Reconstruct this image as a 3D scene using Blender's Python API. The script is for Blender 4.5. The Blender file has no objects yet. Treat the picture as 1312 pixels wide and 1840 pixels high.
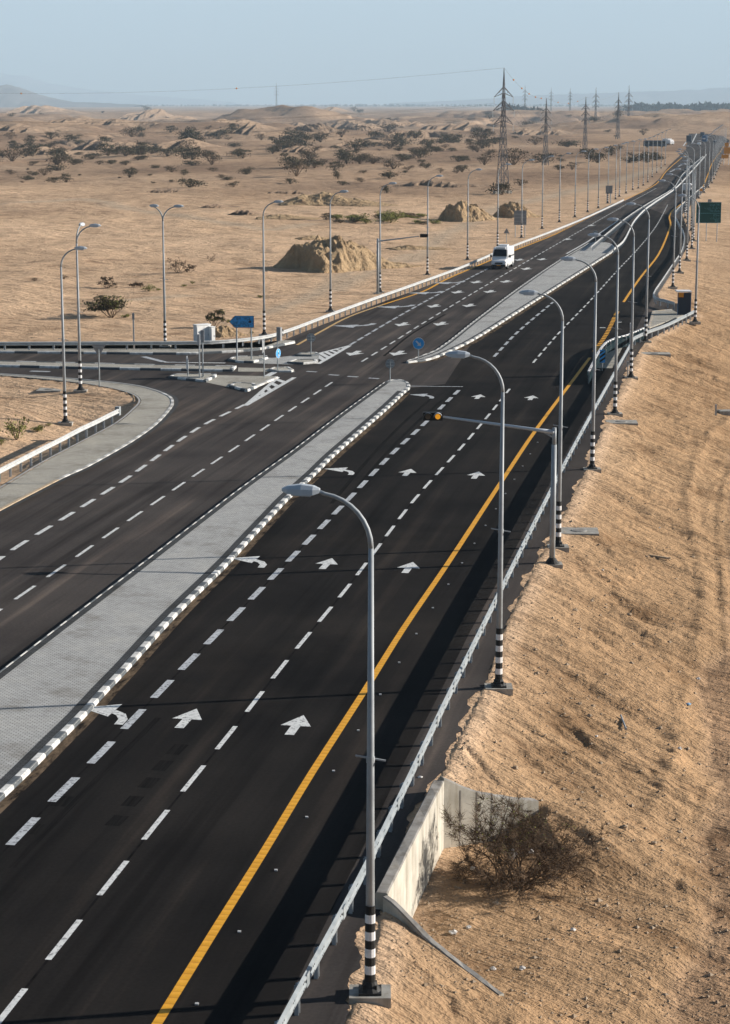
import bpy, bmesh, math, random
import numpy as np
from mathutils import Vector, Matrix
from mathutils.geometry import tessellate_polygon
R = math.radians
scene = bpy.context.scene
COL = scene.collection

# ------------------------------------------------------------------ camera
CAM_H, FPX, HORIZON = 20.0, 3700.0, 185.0          # metres, focal length in photo pixels, horizon row
PITCH = math.atan((920 - HORIZON) / FPX)
cd = bpy.data.cameras.new('camera'); cam = bpy.data.objects.new('camera', cd); COL.objects.link(cam)
cd.sensor_fit = 'VERTICAL'; cd.sensor_height = 36.0; cd.lens = 36.0 * FPX / 1840.0
cd.clip_start = 0.5; cd.clip_end = 90000
cam.location = (0, 0, CAM_H); cam.rotation_euler = (math.pi/2 - PITCH, 0, 0)
scene.camera = cam
cd.dof.use_dof = True; cd.dof.focus_distance = 75; cd.dof.aperture_fstop = 2.8

# ------------------------------------------------------------------ sky and sun
SUN_EL, SUN_AZ = 20.5, 10.0                         # azimuth: degrees from +X towards +Y
w = bpy.data.worlds.new('World'); scene.world = w; w.use_nodes = True
nt = w.node_tree; nt.nodes.clear()
sky = nt.nodes.new('ShaderNodeTexSky'); sky.sky_type = 'NISHITA'; sky.sun_disc = False
sky.sun_elevation = R(SUN_EL); sky.sun_rotation = R(90 - SUN_AZ)
sky.altitude = 50; sky.air_density = 1.0; sky.dust_density = 0.5; sky.ozone_density = 3.5
bg = nt.nodes.new('ShaderNodeBackground'); bg.inputs['Strength'].default_value = 0.036
wo = nt.nodes.new('ShaderNodeOutputWorld')
nt.links.new(sky.outputs[0], bg.inputs[0]); nt.links.new(bg.outputs[0], wo.inputs[0])
sd = bpy.data.lights.new('sun', 'SUN'); sd.energy = 5.0; sd.angle = R(0.5); sd.color = (1.0, 0.92, 0.82)
so = bpy.data.objects.new('sun', sd); COL.objects.link(so)
sdir = Vector((math.cos(R(SUN_EL))*math.cos(R(SUN_AZ)), math.cos(R(SUN_EL))*math.sin(R(SUN_AZ)), math.sin(R(SUN_EL))))
so.rotation_euler = (-sdir).to_track_quat('-Z', 'Y').to_euler(); so.location = (60, 60, 60)
scene.view_settings.view_transform = 'Standard'; scene.view_settings.look = 'None'
scene.view_settings.exposure = 0.95; scene.view_settings.gamma = 1.0
scene.cycles.use_denoising = True
scene.cycles.max_bounces = 5; scene.cycles.volume_bounces = 1; scene.cycles.caustics_reflective = False

# ------------------------------------------------------------------ helpers
def at(px, py, z=0.0):
    """World point at height z seen at photo pixel (px, py)."""
    u = (px - 656.0)/FPX; v = (py - 920.0)/FPX
    dy = math.cos(PITCH) - v*math.sin(PITCH); dz = -math.sin(PITCH) - v*math.cos(PITCH)
    t = (z - CAM_H)/dz
    return Vector((u*t, dy*t, z))
def line(pts, z=0.0): return [at(x, y, z) for x, y in pts]
def above(px, py, base):
    """Height of the point seen at (px, py) standing over the ground point base."""
    v = (py - 920.0)/FPX
    dy = math.cos(PITCH) - v*math.sin(PITCH); dz = -math.sin(PITCH) - v*math.cos(PITCH)
    return CAM_H + dz*base.y/dy

def mat(name, col, rough=0.8, metal=0.0, spec=0.3, build=None):
    m = bpy.data.materials.new(name); m.use_nodes = True
    b = m.node_tree.nodes['Principled BSDF']
    b.inputs['Base Color'].default_value = (*col, 1); b.inputs['Roughness'].default_value = rough
    b.inputs['Metallic'].default_value = metal; b.inputs['Specular IOR Level'].default_value = spec
    if build: build(m, m.node_tree, b)
    return m
def N(nt, kind, **kw):
    n = nt.nodes.new(kind)
    for k, v in kw.items():
        if k in n.inputs.keys(): n.inputs[k].default_value = v
        else: setattr(n, k, v)
    return n
def coords(nt, scale=(1,1,1), rot=0.0):
    tc = N(nt, 'ShaderNodeNewGeometry'); mp = N(nt, 'ShaderNodeMapping')
    mp.vector_type = 'TEXTURE'; mp.inputs['Scale'].default_value = tuple(1/q for q in scale); mp.inputs['Rotation'].default_value = (0, 0, -rot)
    nt.links.new(tc.outputs['Position'], mp.inputs['Vector']); return mp.outputs[0]
def noise(nt, vec, scale, detail=4, rough=0.55):
    n = N(nt, 'ShaderNodeTexNoise'); n.inputs['Scale'].default_value = scale
    n.inputs['Detail'].default_value = detail; n.inputs['Roughness'].default_value = rough
    nt.links.new(vec, n.inputs['Vector']); return n.outputs['Fac']
def ramp(nt, fac, stops):
    r = N(nt, 'ShaderNodeValToRGB'); e = r.color_ramp.elements
    while len(e) < len(stops): e.new(0.5)
    for el, (p, c) in zip(e, stops): el.position = p; el.color = (*c, 1) if len(c) == 3 else c
    nt.links.new(fac, r.inputs[0]); return r.outputs[0]
def mix(nt, fac, a, b, mode='MIX'):
    m = N(nt, 'ShaderNodeMix', data_type='RGBA', blend_type=mode)
    for s, v in ((m.inputs[0], fac), (m.inputs[6], a), (m.inputs[7], b)):
        if hasattr(v, 'links'): nt.links.new(v, s)
        elif isinstance(v, (int, float)): s.default_value = v
        else: s.default_value = (*v, 1)
    return m.outputs[2]
def bump(nt, b, h, strength, dist):
    n = N(nt, 'ShaderNodeBump'); n.inputs['Strength'].default_value = strength; n.inputs['Distance'].default_value = dist
    nt.links.new(h, n.inputs['Height']); nt.links.new(n.outputs[0], b.inputs['Normal']); return n
def math2(nt, op, a, b):
    n = N(nt, 'ShaderNodeMath', operation=op)
    for s, v in zip(n.inputs, (a, b)):
        if hasattr(v, 'links'): nt.links.new(v, s)
        else: s.default_value = v
    return n.outputs[0]
ROADROT = math.atan2(0.185, 1.0)     # how far the main road turns from +Y towards +X

# ------------------------------------------------------------------ materials
def b_asphalt(lo, hi):
    def f(m, nt, b):
        v = coords(nt); vs = coords(nt, (1.0, 0.03, 1), ROADROT)
        n1 = noise(nt, v, 0.12, 5); n2 = noise(nt, vs, 0.9, 4, 0.6); n3 = noise(nt, v, 9.0, 3)
        c = ramp(nt, n1, [(0.3, lo), (0.7, hi)])
        st = ramp(nt, n2, [(0.30, (0.50,)*3), (0.47, (1,)*3), (0.56, (1.1, 1.08, 1.06)), (0.70, (1.9, 1.75, 1.6))])
        c = mix(nt, 1.0, c, st, 'MULTIPLY')
        gr = ramp(nt, n3, [(0.3, (0.88,)*3), (0.7, (1.12,)*3)])
        c = mix(nt, 1.0, c, gr, 'MULTIPLY')
        dust = ramp(nt, noise(nt, v, 0.05, 6, 0.65), [(0.52, (0,)*3), (0.75, (1,)*3)])
        c = mix(nt, math2(nt, 'MULTIPLY', dust, 0.10), c, (0.16, 0.125, 0.09))
        nt.links.new(c, b.inputs['Base Color'])
        bump(nt, b, noise(nt, v, 40, 2), 0.35, 0.01)
    return f
M = {}
M['asphalt'] = mat('asphalt', (0.03, 0.029, 0.029), 0.9, spec=0.03, build=b_asphalt((0.0105, 0.0098, 0.0098), (0.024, 0.0215, 0.020)))
M['asphalt_old'] = mat('asphalt_old', (0.04, 0.039, 0.038), 0.9, spec=0.03, build=b_asphalt((0.042, 0.0375, 0.0365), (0.078, 0.069, 0.064)))
def b_stain(c0, c1, sc, st):
    def f(m, nt, b):
        v = coords(nt, st, ROADROT); nt.links.new(ramp(nt, noise(nt, v, sc, 5, 0.7), [(0.38, c0), (0.6, c1)]), b.inputs['Base Color'])
    return f
M['seam'] = mat('seam', (0.008,)*3, 0.95, spec=0.02, build=b_stain((0.006,)*3, (0.014, 0.013, 0.013), 1.5, (1, 1, 1)))
M['skid'] = mat('skid', (0.01,)*3, 0.95, spec=0.02, build=b_stain((0.007,)*3, (0.017, 0.0155, 0.015), 2.5, (4, 0.15, 1)))
M['road_dust'] = mat('road_dust', (0.1, 0.08, 0.06), 1.0, spec=0.0, build=b_stain((0.022, 0.019, 0.017), (0.17, 0.125, 0.085), 2.2, (1.2, 0.35, 1)))
def b_gravelly(m, nt, b):
    v = coords(nt); n = noise(nt, v, 1.1, 6, 0.7); n3 = noise(nt, v, 14, 3)
    c = ramp(nt, n, [(0.35, (0.050, 0.044, 0.040)), (0.52, (0.080, 0.068, 0.058)), (0.68, (0.15, 0.118, 0.088))])
    c = mix(nt, 1, c, ramp(nt, n3, [(0.3, (0.7,)*3), (0.7, (1.25,)*3)]), 'MULTIPLY')
    nt.links.new(c, b.inputs['Base Color']); bump(nt, b, n3, 0.8, 0.04)
M['shoulder'] = mat('shoulder', (0.06, 0.055, 0.05), 0.95, spec=0.1, build=b_gravelly)
def b_paint(lo, hi, wear):
    def f(m, nt, b):
        v = coords(nt); n = noise(nt, v, 3.0, 6, 0.7)
        c = ramp(nt, n, [(0.3, lo), (0.6, hi)])
        k = ramp(nt, noise(nt, v, 7.0, 5, 0.7), [(wear, (1,)*3), (wear+0.08, (0,)*3)])
        c = mix(nt, k, c, tuple(x*0.45 for x in lo))
        nt.links.new(c, b.inputs['Base Color'])
    return f
M['white_paint'] = mat('white_paint', (0.6,)*3, 0.7, build=b_paint((0.54, 0.55, 0.55), (0.72, 0.73, 0.71), 0.385))
M['worn_paint'] = mat('worn_paint', (0.45,)*3, 0.75, build=b_paint((0.36, 0.38, 0.40), (0.52, 0.545, 0.57), 0.4))
def b_yellow(m, nt, b):
    v = coords(nt, (1, 1, 1), ROADROT); n = noise(nt, v, 2.0, 5, 0.7)
    c = ramp(nt, n, [(0.3, (0.66, 0.31, 0.02)), (0.65, (0.82, 0.405, 0.032))])
    wv = N(nt, 'ShaderNodeTexWave', bands_direction='Y'); wv.inputs['Scale'].default_value = 0.95
    wv.inputs['Distortion'].default_value = 0.4; nt.links.new(v, wv.inputs[0])
    c = mix(nt, 1, c, ramp(nt, wv.outputs['Fac'], [(0.0, (0.80, 0.76, 0.72)), (0.2, (1,)*3)]), 'MULTIPLY')
    nt.links.new(c, b.inputs['Base Color']); bump(nt, b, wv.outputs['Fac'], 0.6, 0.02)
M['yellow_paint'] = mat('yellow_paint', (0.7, 0.4, 0.05), 0.7, build=b_yellow)
M['pale_yellow'] = mat('pale_yellow', (0.55, 0.36, 0.16), 0.8, build=b_paint((0.42, 0.27, 0.11), (0.56, 0.37, 0.16), 0.3))
def b_paver(c1, c2, mort, sc):
    def f(m, nt, b):
        v = coords(nt, (1, 1, 1), ROADROT)
        br = N(nt, 'ShaderNodeTexBrick'); br.inputs['Scale'].default_value = sc
        br.inputs['Color1'].default_value = (*c1, 1); br.inputs['Color2'].default_value = (*c2, 1); br.inputs['Mortar'].default_value = (*mort, 1)
        br.inputs['Mortar Size'].default_value = 0.035; br.inputs['Bias'].default_value = 0.1
        nt.links.new(v, br.inputs[0])
        n = noise(nt, coords(nt), 0.35, 8, 0.72)
        c = mix(nt, 1, br.outputs[0], ramp(nt, n, [(0.32, (0.66, 0.63, 0.59)), (0.48, (0.97,)*3), (0.68, (1.12, 1.10, 1.06))]), 'MULTIPLY')
        nt.links.new(c, b.inputs['Base Color'])
        bump(nt, b, br.outputs['Fac'], 0.3, -0.01)
    return f
M['paver'] = mat('paver', (0.4,)*3, 0.9, spec=0.1, build=b_paver((0.53, 0.535, 0.525), (0.42, 0.425, 0.415), (0.22, 0.215, 0.205), 2.2))
M['paver_dark'] = mat('paver_dark', (0.1,)*3, 0.9, spec=0.1, build=b_paver((0.085, 0.09, 0.095), (0.06, 0.063, 0.066), (0.04,)*3, 2.2))
M['paver_tan'] = mat('paver_tan', (0.36, 0.34, 0.3), 0.9, spec=0.1, build=b_paver((0.50, 0.48, 0.425), (0.42, 0.40, 0.35), (0.22, 0.205, 0.175), 2.2))
def b_worn(c0, c1, sc=6.0):
    def f(m, nt, b):
        v = coords(nt); n = noise(nt, v, sc, 5, 0.65)
        nt.links.new(ramp(nt, n, [(0.3, c0), (0.62, c1)]), b.inputs['Base Color'])
    return f
M['kerb_white'] = mat('kerb_white', (0.78,)*3, 0.75, build=b_worn((0.42, 0.41, 0.385), (0.80, 0.80, 0.77), 3.5))
M['kerb_black'] = mat('kerb_black', (0.08,)*3, 0.75, build=b_worn((0.07, 0.08, 0.09), (0.125, 0.14, 0.15)))
M['kerb_tan'] = mat('kerb_tan', (0.5, 0.38, 0.24), 0.85, build=b_worn((0.40, 0.29, 0.18), (0.56, 0.45, 0.32)))
M['kerb_grey'] = mat('kerb_grey', (0.4,)*3, 0.85, build=b_worn((0.30, 0.29, 0.27), (0.42, 0.41, 0.39)))
def b_conc(c0, c1):
    def f(m, nt, b):
        v = coords(nt); vz = coords(nt, (1, 1, 0.12))
        n = noise(nt, v, 1.5, 7, 0.65); n2 = noise(nt, vz, 3.2, 4, 0.6)
        c = ramp(nt, n, [(0.28, c0), (0.65, c1)])
        c = mix(nt, 0.75, c, ramp(nt, n2, [(0.32, (0.62, 0.58, 0.52)), (0.55, (1,)*3)]), 'MULTIPLY')
        nt.links.new(c, b.inputs['Base Color']); bump(nt, b, noise(nt, v, 12, 4), 0.3, 0.01)
    return f
M['concrete'] = mat('concrete', (0.45, 0.43, 0.38), 0.9, spec=0.1, build=b_conc((0.40, 0.38, 0.33), (0.56, 0.53, 0.46)))
M['concrete_rough'] = mat('concrete_rough', (0.3,)*3, 0.95, spec=0.1, build=b_conc((0.20, 0.19, 0.18), (0.36, 0.345, 0.32)))
M['concrete_slab'] = mat('concrete_slab', (0.36,)*3, 0.95, spec=0.1, build=b_conc((0.30, 0.29, 0.265), (0.42, 0.405, 0.37)))
def b_galv(c0, c1):
    def f(m, nt, b):
        v = coords(nt); n = noise(nt, v, 2.5, 5, 0.6)
        nt.links.new(ramp(nt, n, [(0.3, c0), (0.65, c1)]), b.inputs['Base Color'])
        nt.links.new(ramp(nt, n, [(0.3, (0.40,)*3), (0.7, (0.6,)*3)]), b.inputs['Roughness'])
    return f
M['galv'] = mat('galvanised_steel', (0.3, 0.33, 0.35), 0.55, 0.1, 0.4, build=b_galv((0.25, 0.28, 0.295), (0.34, 0.37, 0.385)))
M['galv_post'] = mat('post_steel', (0.3, 0.32, 0.33), 0.6, 0.4, 0.4, build=b_galv((0.38, 0.40, 0.42), (0.50, 0.53, 0.55)))
M['galv_bright'] = mat('bright_steel', (0.7,)*3, 0.5, 0.1, 0.5, build=b_galv((0.44, 0.455, 0.455), (0.58, 0.59, 0.58)))
M['pole'] = mat('pole_steel', (0.36, 0.37, 0.38), 0.65, 0.05, 0.3, build=b_galv((0.29, 0.315, 0.335), (0.38, 0.41, 0.43)))
M['lamp_shell'] = mat('lamp_shell', (0.5, 0.55, 0.6), 0.45, 0.1, 0.5)
M['lamp_glass'] = mat('lamp_glass', (0.55, 0.57, 0.58), 0.25, 0.0, 0.5)
M['black_band'] = mat('black_band', (0.012,)*3, 0.6, build=b_worn((0.01,)*3, (0.022,)*3))
M['white_band'] = mat('white_band', (0.78,)*3, 0.55, build=b_worn((0.66,)*3, (0.80,)*3))
M['black'] = mat('black_plastic', (0.012,)*3, 0.5)
M['grey_back'] = mat('sign_back', (0.30, 0.31, 0.32), 0.6, 0.4)
M['blue_sign'] = mat('blue_sign', (0.07, 0.40, 0.82), 0.6, spec=0.2)
M['blue_text'] = mat('blue_sign_text', (0.03, 0.055, 0.12), 0.6)
M['sign_white'] = mat('sign_white', (0.75,)*3, 0.55)
M['green_sign'] = mat('green_sign', (0.010, 0.070, 0.062), 0.6, spec=0.2)
M['green_text'] = mat('green_sign_text', (0.07, 0.24, 0.27), 0.6)
M['orange'] = mat('orange_board', (0.75, 0.30, 0.02), 0.6)
M['white_body'] = mat('white_bodywork', (0.78,)*3, 0.3, spec=0.5)
M['grey_cladding'] = mat('grey_cladding', (0.5,)*3, 0.6, spec=0.2)
M['glass'] = mat('dark_glass', (0.006, 0.008, 0.012), 0.12, spec=0.4)
M['tyre'] = mat('tyre', (0.015,)*3, 0.9)
M['dark_body'] = mat('dark_bodywork', (0.03, 0.05, 0.08), 0.4)
M['blue_body'] = mat('blue_bodywork', (0.05, 0.13, 0.25), 0.45)
M['cabinet'] = mat('cabinet_paint', (0.76, 0.76, 0.74), 0.6, build=b_worn((0.80, 0.80, 0.78), (0.88, 0.88, 0.86), 3))
M['lattice'] = mat('lattice_steel', (0.12, 0.12, 0.13), 0.7, 0.2)
M['wire'] = mat('wire', (0.12, 0.12, 0.12), 0.7)
M['bolt'] = mat('bolt_steel', (0.10, 0.11, 0.12), 0.7)
M['teal'] = mat('teal_barrier', (0.003, 0.017, 0.023), 0.7, spec=0.1)
M['navy'] = mat('navy_panel', (0.022, 0.035, 0.055), 0.4)
M['litter_white'] = mat('plastic_white', (0.62, 0.60, 0.57), 0.5)
M['litter_blue'] = mat('plastic_blue', (0.25, 0.42, 0.6), 0.35)
def amber(m, nt, b):
    b.inputs['Emission Color'].default_value = (1.0, 0.42, 0.03, 1); b.inputs['Emission Strength'].default_value = 0.28
M['amber'] = mat('amber_lens', (0.6, 0.26, 0.02), 0.35, build=amber)
M['dim_lens'] = mat('dim_lens', (0.16, 0.13, 0.10), 0.3)

def b_sand(m, nt, b):
    v = coords(nt)
    big = noise(nt, v, 0.012, 6, 0.6); mid = noise(nt, v, 0.22, 6, 0.68); fine = noise(nt, v, 3.0, 6, 0.7)
    vst = coords(nt, (0.14, 1.0, 0.4), R(40)); grit = noise(nt, v, 13.0, 3, 0.7); streak = noise(nt, vst, 0.9, 6, 0.66)
    c = ramp(nt, big, [(0.30, (0.46, 0.315, 0.205)), (0.46, (0.585, 0.41, 0.27)), (0.56, (0.61, 0.43, 0.285)), (0.74, (0.74, 0.54, 0.37))])
    c = mix(nt, 0.85, c, ramp(nt, mid, [(0.32, (0.50, 0.47, 0.45)), (0.46, (0.95,)*3), (0.56, (1.02,)*3), (0.70, (1.28, 1.25, 1.22))]), 'MULTIPLY')
    c = mix(nt, 0.75, c, ramp(nt, streak, [(0.32, (0.62, 0.58, 0.56)), (0.46, (1,)*3), (0.7, (1.16, 1.15, 1.13))]), 'MULTIPLY')
    c = mix(nt, 0.8, c, ramp(nt, fine, [(0.30, (0.58, 0.54, 0.51)), (0.44, (1,)*3), (0.72, (1.18, 1.17, 1.15))]), 'MULTIPLY')
    c = mix(nt, 0.8, c, ramp(nt, grit, [(0.30, (0.55, 0.5, 0.47)), (0.42, (1,)*3), (0.70, (1,)*3), (0.80, (1.5, 1.48, 1.45))]), 'MULTIPLY')
    at_ = N(nt, 'ShaderNodeVertexColor', layer_name='soil')
    sp = N(nt, 'ShaderNodeSeparateColor'); nt.links.new(at_.outputs[0], sp.inputs[0])
    ap = N(nt, 'ShaderNodeVertexColor', layer_name='plain'); c = mix(nt, ap.outputs[0], c, mix(nt, 1.0, c, (0.47, 0.465, 0.49), 'MULTIPLY'))   # dark gravel plain beyond the sand
    c = mix(nt, sp.outputs[0], c, mix(nt, 1.0, c, (0.675, 0.63, 0.555), 'MULTIPLY'))      # red channel: fresh yellow fill of the embankment
    c = mix(nt, sp.outputs[1], c, mix(nt, 1.0, c, (0.62, 0.575, 0.535), 'MULTIPLY'))      # green channel: brown track, also darkened in colour for weaker sun on the flat
    c = mix(nt, sp.outputs[2], c, (0.46, 0.375, 0.28))                                   # blue channel: pale bare tracks
    nt.links.new(c, b.inputs['Base Color'])
    h = math2(nt, 'ADD', math2(nt, 'ADD', math2(nt, 'MULTIPLY', fine, 0.30), math2(nt, 'MULTIPLY', grit, 0.06)), math2(nt, 'ADD', math2(nt, 'MULTIPLY', mid, 1.6), math2(nt, 'MULTIPLY', streak, 1.0)))
    bump(nt, b, h, 1.0, 0.48)
M['sand'] = mat('sand', (0.34, 0.235, 0.15), 1.0, spec=0.0, build=b_sand)
def b_bank(m, nt, b):
    v = coords(nt); n = noise(nt, v, 0.15, 7, 0.7)
    nt.links.new(ramp(nt, n, [(0.3, (0.20, 0.145, 0.105)), (0.65, (0.35, 0.255, 0.18))]), b.inputs['Base Color']); bump(nt, b, noise(nt, v, 0.5, 6, 0.7), 0.8, 1.5)
M['bank'] = mat('bank_soil', (0.33, 0.24, 0.16), 1.0, spec=0.0, build=b_bank)
def b_clay(m, nt, b):
    v = coords(nt); n = noise(nt, v, 0.5, 7, 0.7)
    c = ramp(nt, n, [(0.3, (0.36, 0.25, 0.15)), (0.65, (0.56, 0.41, 0.25))])
    nt.links.new(c, b.inputs['Base Color']); bump(nt, b, noise(nt, v, 1.2, 6, 0.7), 1.0, 0.8)
M['clay'] = mat('clay', (0.36, 0.25, 0.15), 1.0, spec=0.0, build=b_clay)
M['rock'] = mat('rock', (0.3, 0.22, 0.15), 1.0, spec=0.05, build=b_worn((0.26, 0.19, 0.125), (0.42, 0.33, 0.24), 2.0))
def b_hill(m, nt, b):
    v = coords(nt); n = noise(nt, v, 0.004, 6, 0.7)
    nt.links.new(ramp(nt, n, [(0.3, (0.09, 0.085, 0.085)), (0.7, (0.22, 0.20, 0.185))]), b.inputs['Base Color'])
M['hill'] = mat('hill_rock', (0.2, 0.17, 0.15), 1.0, spec=0.0, build=b_hill)
def b_leaf(c0, c1):
    def f(m, nt, b):
        v = coords(nt); n = noise(nt, v, 1.3, 4, 0.7)
        nt.links.new(ramp(nt, n, [(0.3, c0), (0.7, c1)]), b.inputs['Base Color'])
    return f
M['olive_leaf'] = mat('olive_leaf', (0.06, 0.06, 0.035), 0.9, spec=0.05, build=b_leaf((0.058, 0.052, 0.034), (0.11, 0.098, 0.06)))
M['brown_leaf'] = mat('brown_leaf', (0.08, 0.06, 0.04), 0.95, spec=0.05, build=b_leaf((0.085, 0.062, 0.043), (0.15, 0.11, 0.075)))
M['green_leaf'] = mat('green_leaf', (0.14, 0.16, 0.05), 0.85, spec=0.05, build=b_leaf((0.14, 0.16, 0.04), (0.31, 0.31, 0.10)))
M['bark'] = mat('bark', (0.1, 0.07, 0.05), 0.95, spec=0.05, build=b_worn((0.075, 0.052, 0.036), (0.17, 0.12, 0.082), 8))
M['far_wood'] = mat('far_wood', (0.025, 0.04, 0.04), 0.95, spec=0.0)

# ------------------------------------------------------------------ mesh builder
class MB:
    def __init__(s): s.v = []; s.f = []; s.m = []
    def face(s, idx, mi=0): s.f.append(tuple(idx)); s.m.append(mi)
    def poly(s, pts, mi=0):
        b = len(s.v); s.v += [tuple(p) for p in pts]; s.face(range(b, b+len(pts)), mi)
    def box(s, c, size, rz=0.0, mi=0, tilt=None):
        b = len(s.v); x, y, z = (q/2 for q in size)
        Mx = Matrix.Rotation(rz, 3, 'Z') if tilt is None else tilt
        for dx, dy, dz in ((-x,-y,-z),(x,-y,-z),(x,y,-z),(-x,y,-z),(-x,-y,z),(x,-y,z),(x,y,z),(-x,y,z)):
            s.v.append(tuple(Vector(c) + Mx @ Vector((dx, dy, dz))))
        for f in ((3,2,1,0),(4,5,6,7),(0,1,5,4),(1,2,6,5),(2,3,7,6),(3,0,4,7)): s.face([b+i for i in f], mi)
    def bar(s, a, c, wd, mi=0):
        a, c = Vector(a), Vector(c); d = c - a; L = d.length
        if L < 1e-6: return
        q = d.to_track_quat('Z', 'Y').to_matrix(); s.box((a+c)/2, (wd, wd, L), mi=mi, tilt=q)
    def prism(s, pts, z0, z1, mi=0, mside=None):
        """vertical prism over a plan polygon (list of 2D/3D points)"""
        n = len(pts); b = len(s.v); mside = mi if mside is None else mside
        A = sum(pts[i][0]*pts[(i+1)%n][1]-pts[(i+1)%n][0]*pts[i][1] for i in range(n))
        if A < 0: pts = pts[::-1]
        s.v += [(p[0], p[1], z0) for p in pts] + [(p[0], p[1], z1) for p in pts]
        for i in range(n): j = (i+1) % n; s.face((b+i, b+j, b+n+j, b+n+i), mside)
        s.face([b+n+i for i in range(n)], mi); s.face([b+i for i in range(n)][::-1], mside)
    def extrude(s, prof, a, b_, mi=0):
        """extrude closed 3D profile a -> b_ offset vectors"""
        n = len(prof); b = len(s.v)
        s.v += [tuple(Vector(p)+Vector(a)) for p in prof] + [tuple(Vector(p)+Vector(b_)) for p in prof]
        for i in range(n): j = (i+1) % n; s.face((b+i, b+j, b+n+j, b+n+i), mi)
        s.face([b+n+i for i in range(n)], mi); s.face([b+i for i in range(n)][::-1], mi)
    def tube(s, pts, rads, n=8, mi=0, cap=True):
        pts = [Vector(p) for p in pts]; b0 = len(s.v)
        if not hasattr(rads, '__len__'): rads = [rads]*len(pts)
        ref = None
        for i, p in enumerate(pts):
            d = (pts[min(i+1, len(pts)-1)] - pts[max(i-1, 0)]).normalized()
            if ref is None: ref = d.orthogonal().normalized()
            u = (ref - d*ref.dot(d));  u = u.normalized() if u.length > 1e-6 else d.orthogonal().normalized(); ref = u
            v = d.cross(u)
            for k in range(n):
                a = 2*math.pi*k/n; s.v.append(tuple(p + (u*math.cos(a) + v*math.sin(a))*rads[i]))
        for i in range(len(pts)-1):
            for k in range(n):
                k2 = (k+1) % n; o = b0+i*n
                s.face((o+k, o+k2, o+n+k2, o+n+k), mi)
        if cap:
            s.face([b0+k for k in range(n)][::-1], mi); s.face([b0+(len(pts)-1)*n+k for k in range(n)], mi)
    def disc(s, c, nrm, r, th, n=20, mi=0, ry=None):
        nrm = Vector(nrm).normalized(); c = Vector(c); s.tube([c - nrm*th/2, c + nrm*th/2], r, n, mi)
    def strip(s, pts, wd, z, mi=0, off=0.0):
        L, Rr = offset(pts, off - wd/2), offset(pts, off + wd/2); b = len(s.v); n = len(pts)
        s.v += [(p[0], p[1], z) for p in L] + [(p[0], p[1], z) for p in Rr]
        for i in range(n-1): s.face((b+i, b+n+i, b+n+i+1, b+i+1), mi)
    def leaf(s, c, size, rng, mi=0, flat=0.0):
        a = Vector((rng.gauss(0,1), rng.gauss(0,1), rng.gauss(0,1)*(1-flat))).normalized(); t = a.orthogonal().normalized(); t = Matrix.Rotation(rng.random()*6.28, 3, a) @ t
        u = t*size; v = a.cross(t).normalized()*size*rng.uniform(0.35, 0.7); c = Vector(c)
        s.poly((c-u, c-v*0.8, c+u, c+v), mi)
    def build(s, name, mats, parent=None, smooth=False, loc=None):
        me = bpy.data.meshes.new(name); me.from_pydata(s.v, [], s.f)
        if not isinstance(mats, (list, tuple)): mats = [mats]
        for m in mats: me.materials.append(m)
        if len(mats) > 1: me.polygons.foreach_set('material_index', s.m)
        if smooth: me.polygons.foreach_set('use_smooth', [True]*len(me.polygons))
        me.update()
        o = bpy.data.objects.new(name, me); COL.objects.link(o)
        if parent: o.parent = parent
        if loc: o.location = loc
        return o
def offset(pts, d):
    """offset a polyline to its right by d (plan view)"""
    out = []; n = len(pts)
    for i in range(n):
        a, b = pts[max(i-1, 0)], pts[min(i+1, n-1)]
        t = Vector((b[0]-a[0], b[1]-a[1])); t = t.normalized() if t.length > 1e-9 else Vector((0, 1))
        out.append(Vector((pts[i][0] + t.y*d, pts[i][1] - t.x*d, pts[i][2] if len(pts[i]) > 2 else 0)))
    return out
def smooth(pts, k=6, closed=False):
    P = [Vector(p) for p in pts]; n = len(P); out = []
    seg = n if closed else n-1
    for i in range(seg):
        p0 = P[(i-1) % n] if closed or i > 0 else P[0]*2-P[1]
        p1 = P[i]; p2 = P[(i+1) % n]; p3 = P[(i+2) % n] if closed or i+2 < n else P[-1]*2-P[-2]
        # centripetal-ish: finite tangents limited by segment length
        L = (p2-p1).length; a0 = (p1-p0).length; a2 = (p3-p2).length
        m1 = (p2-p0)*(L/max(L+a0, 1e-6)); m2 = (p3-p1)*(L/max(L+a2, 1e-6))
        for j in range(k):
            t = j/k; t2 = t*t; t3 = t2*t
            out.append(p1*(2*t3-3*t2+1) + m1*(t3-2*t2+t) + p2*(-2*t3+3*t2) + m2*(t3-t2))
    if not closed: out.append(P[-1])
    return out
def walk(pts, step, start=0.0):
    """points and headings every `step` metres along a polyline"""
    out = []; acc = -start
    for a, b in zip(pts, pts[1:]):
        a, b = Vector(a), Vector(b); L = (b-a).length
        while acc + L >= 0 and L > 0:
            t = -acc/L
            if t > 1: break
            out.append((a + (b-a)*t, (b-a).normalized())); acc -= step
        acc += L
    return out
def sub(pts, s0, s1):
    """piece of a polyline between arc lengths"""
    out = []; acc = 0
    for a, b in zip(pts, pts[1:]):
        a, b = Vector(a), Vector(b); L = (b-a).length
        if acc + L > s0 and acc < s1 and L > 0:
            t0 = max(0, (s0-acc)/L); t1 = min(1, (s1-acc)/L)
            if not out: out.append(a.lerp(b, t0))
            out.append(a.lerp(b, t1))
        acc += L
    return out
def length(pts): return sum((Vector(b)-Vector(a)).length for a, b in zip(pts, pts[1:]))
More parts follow.
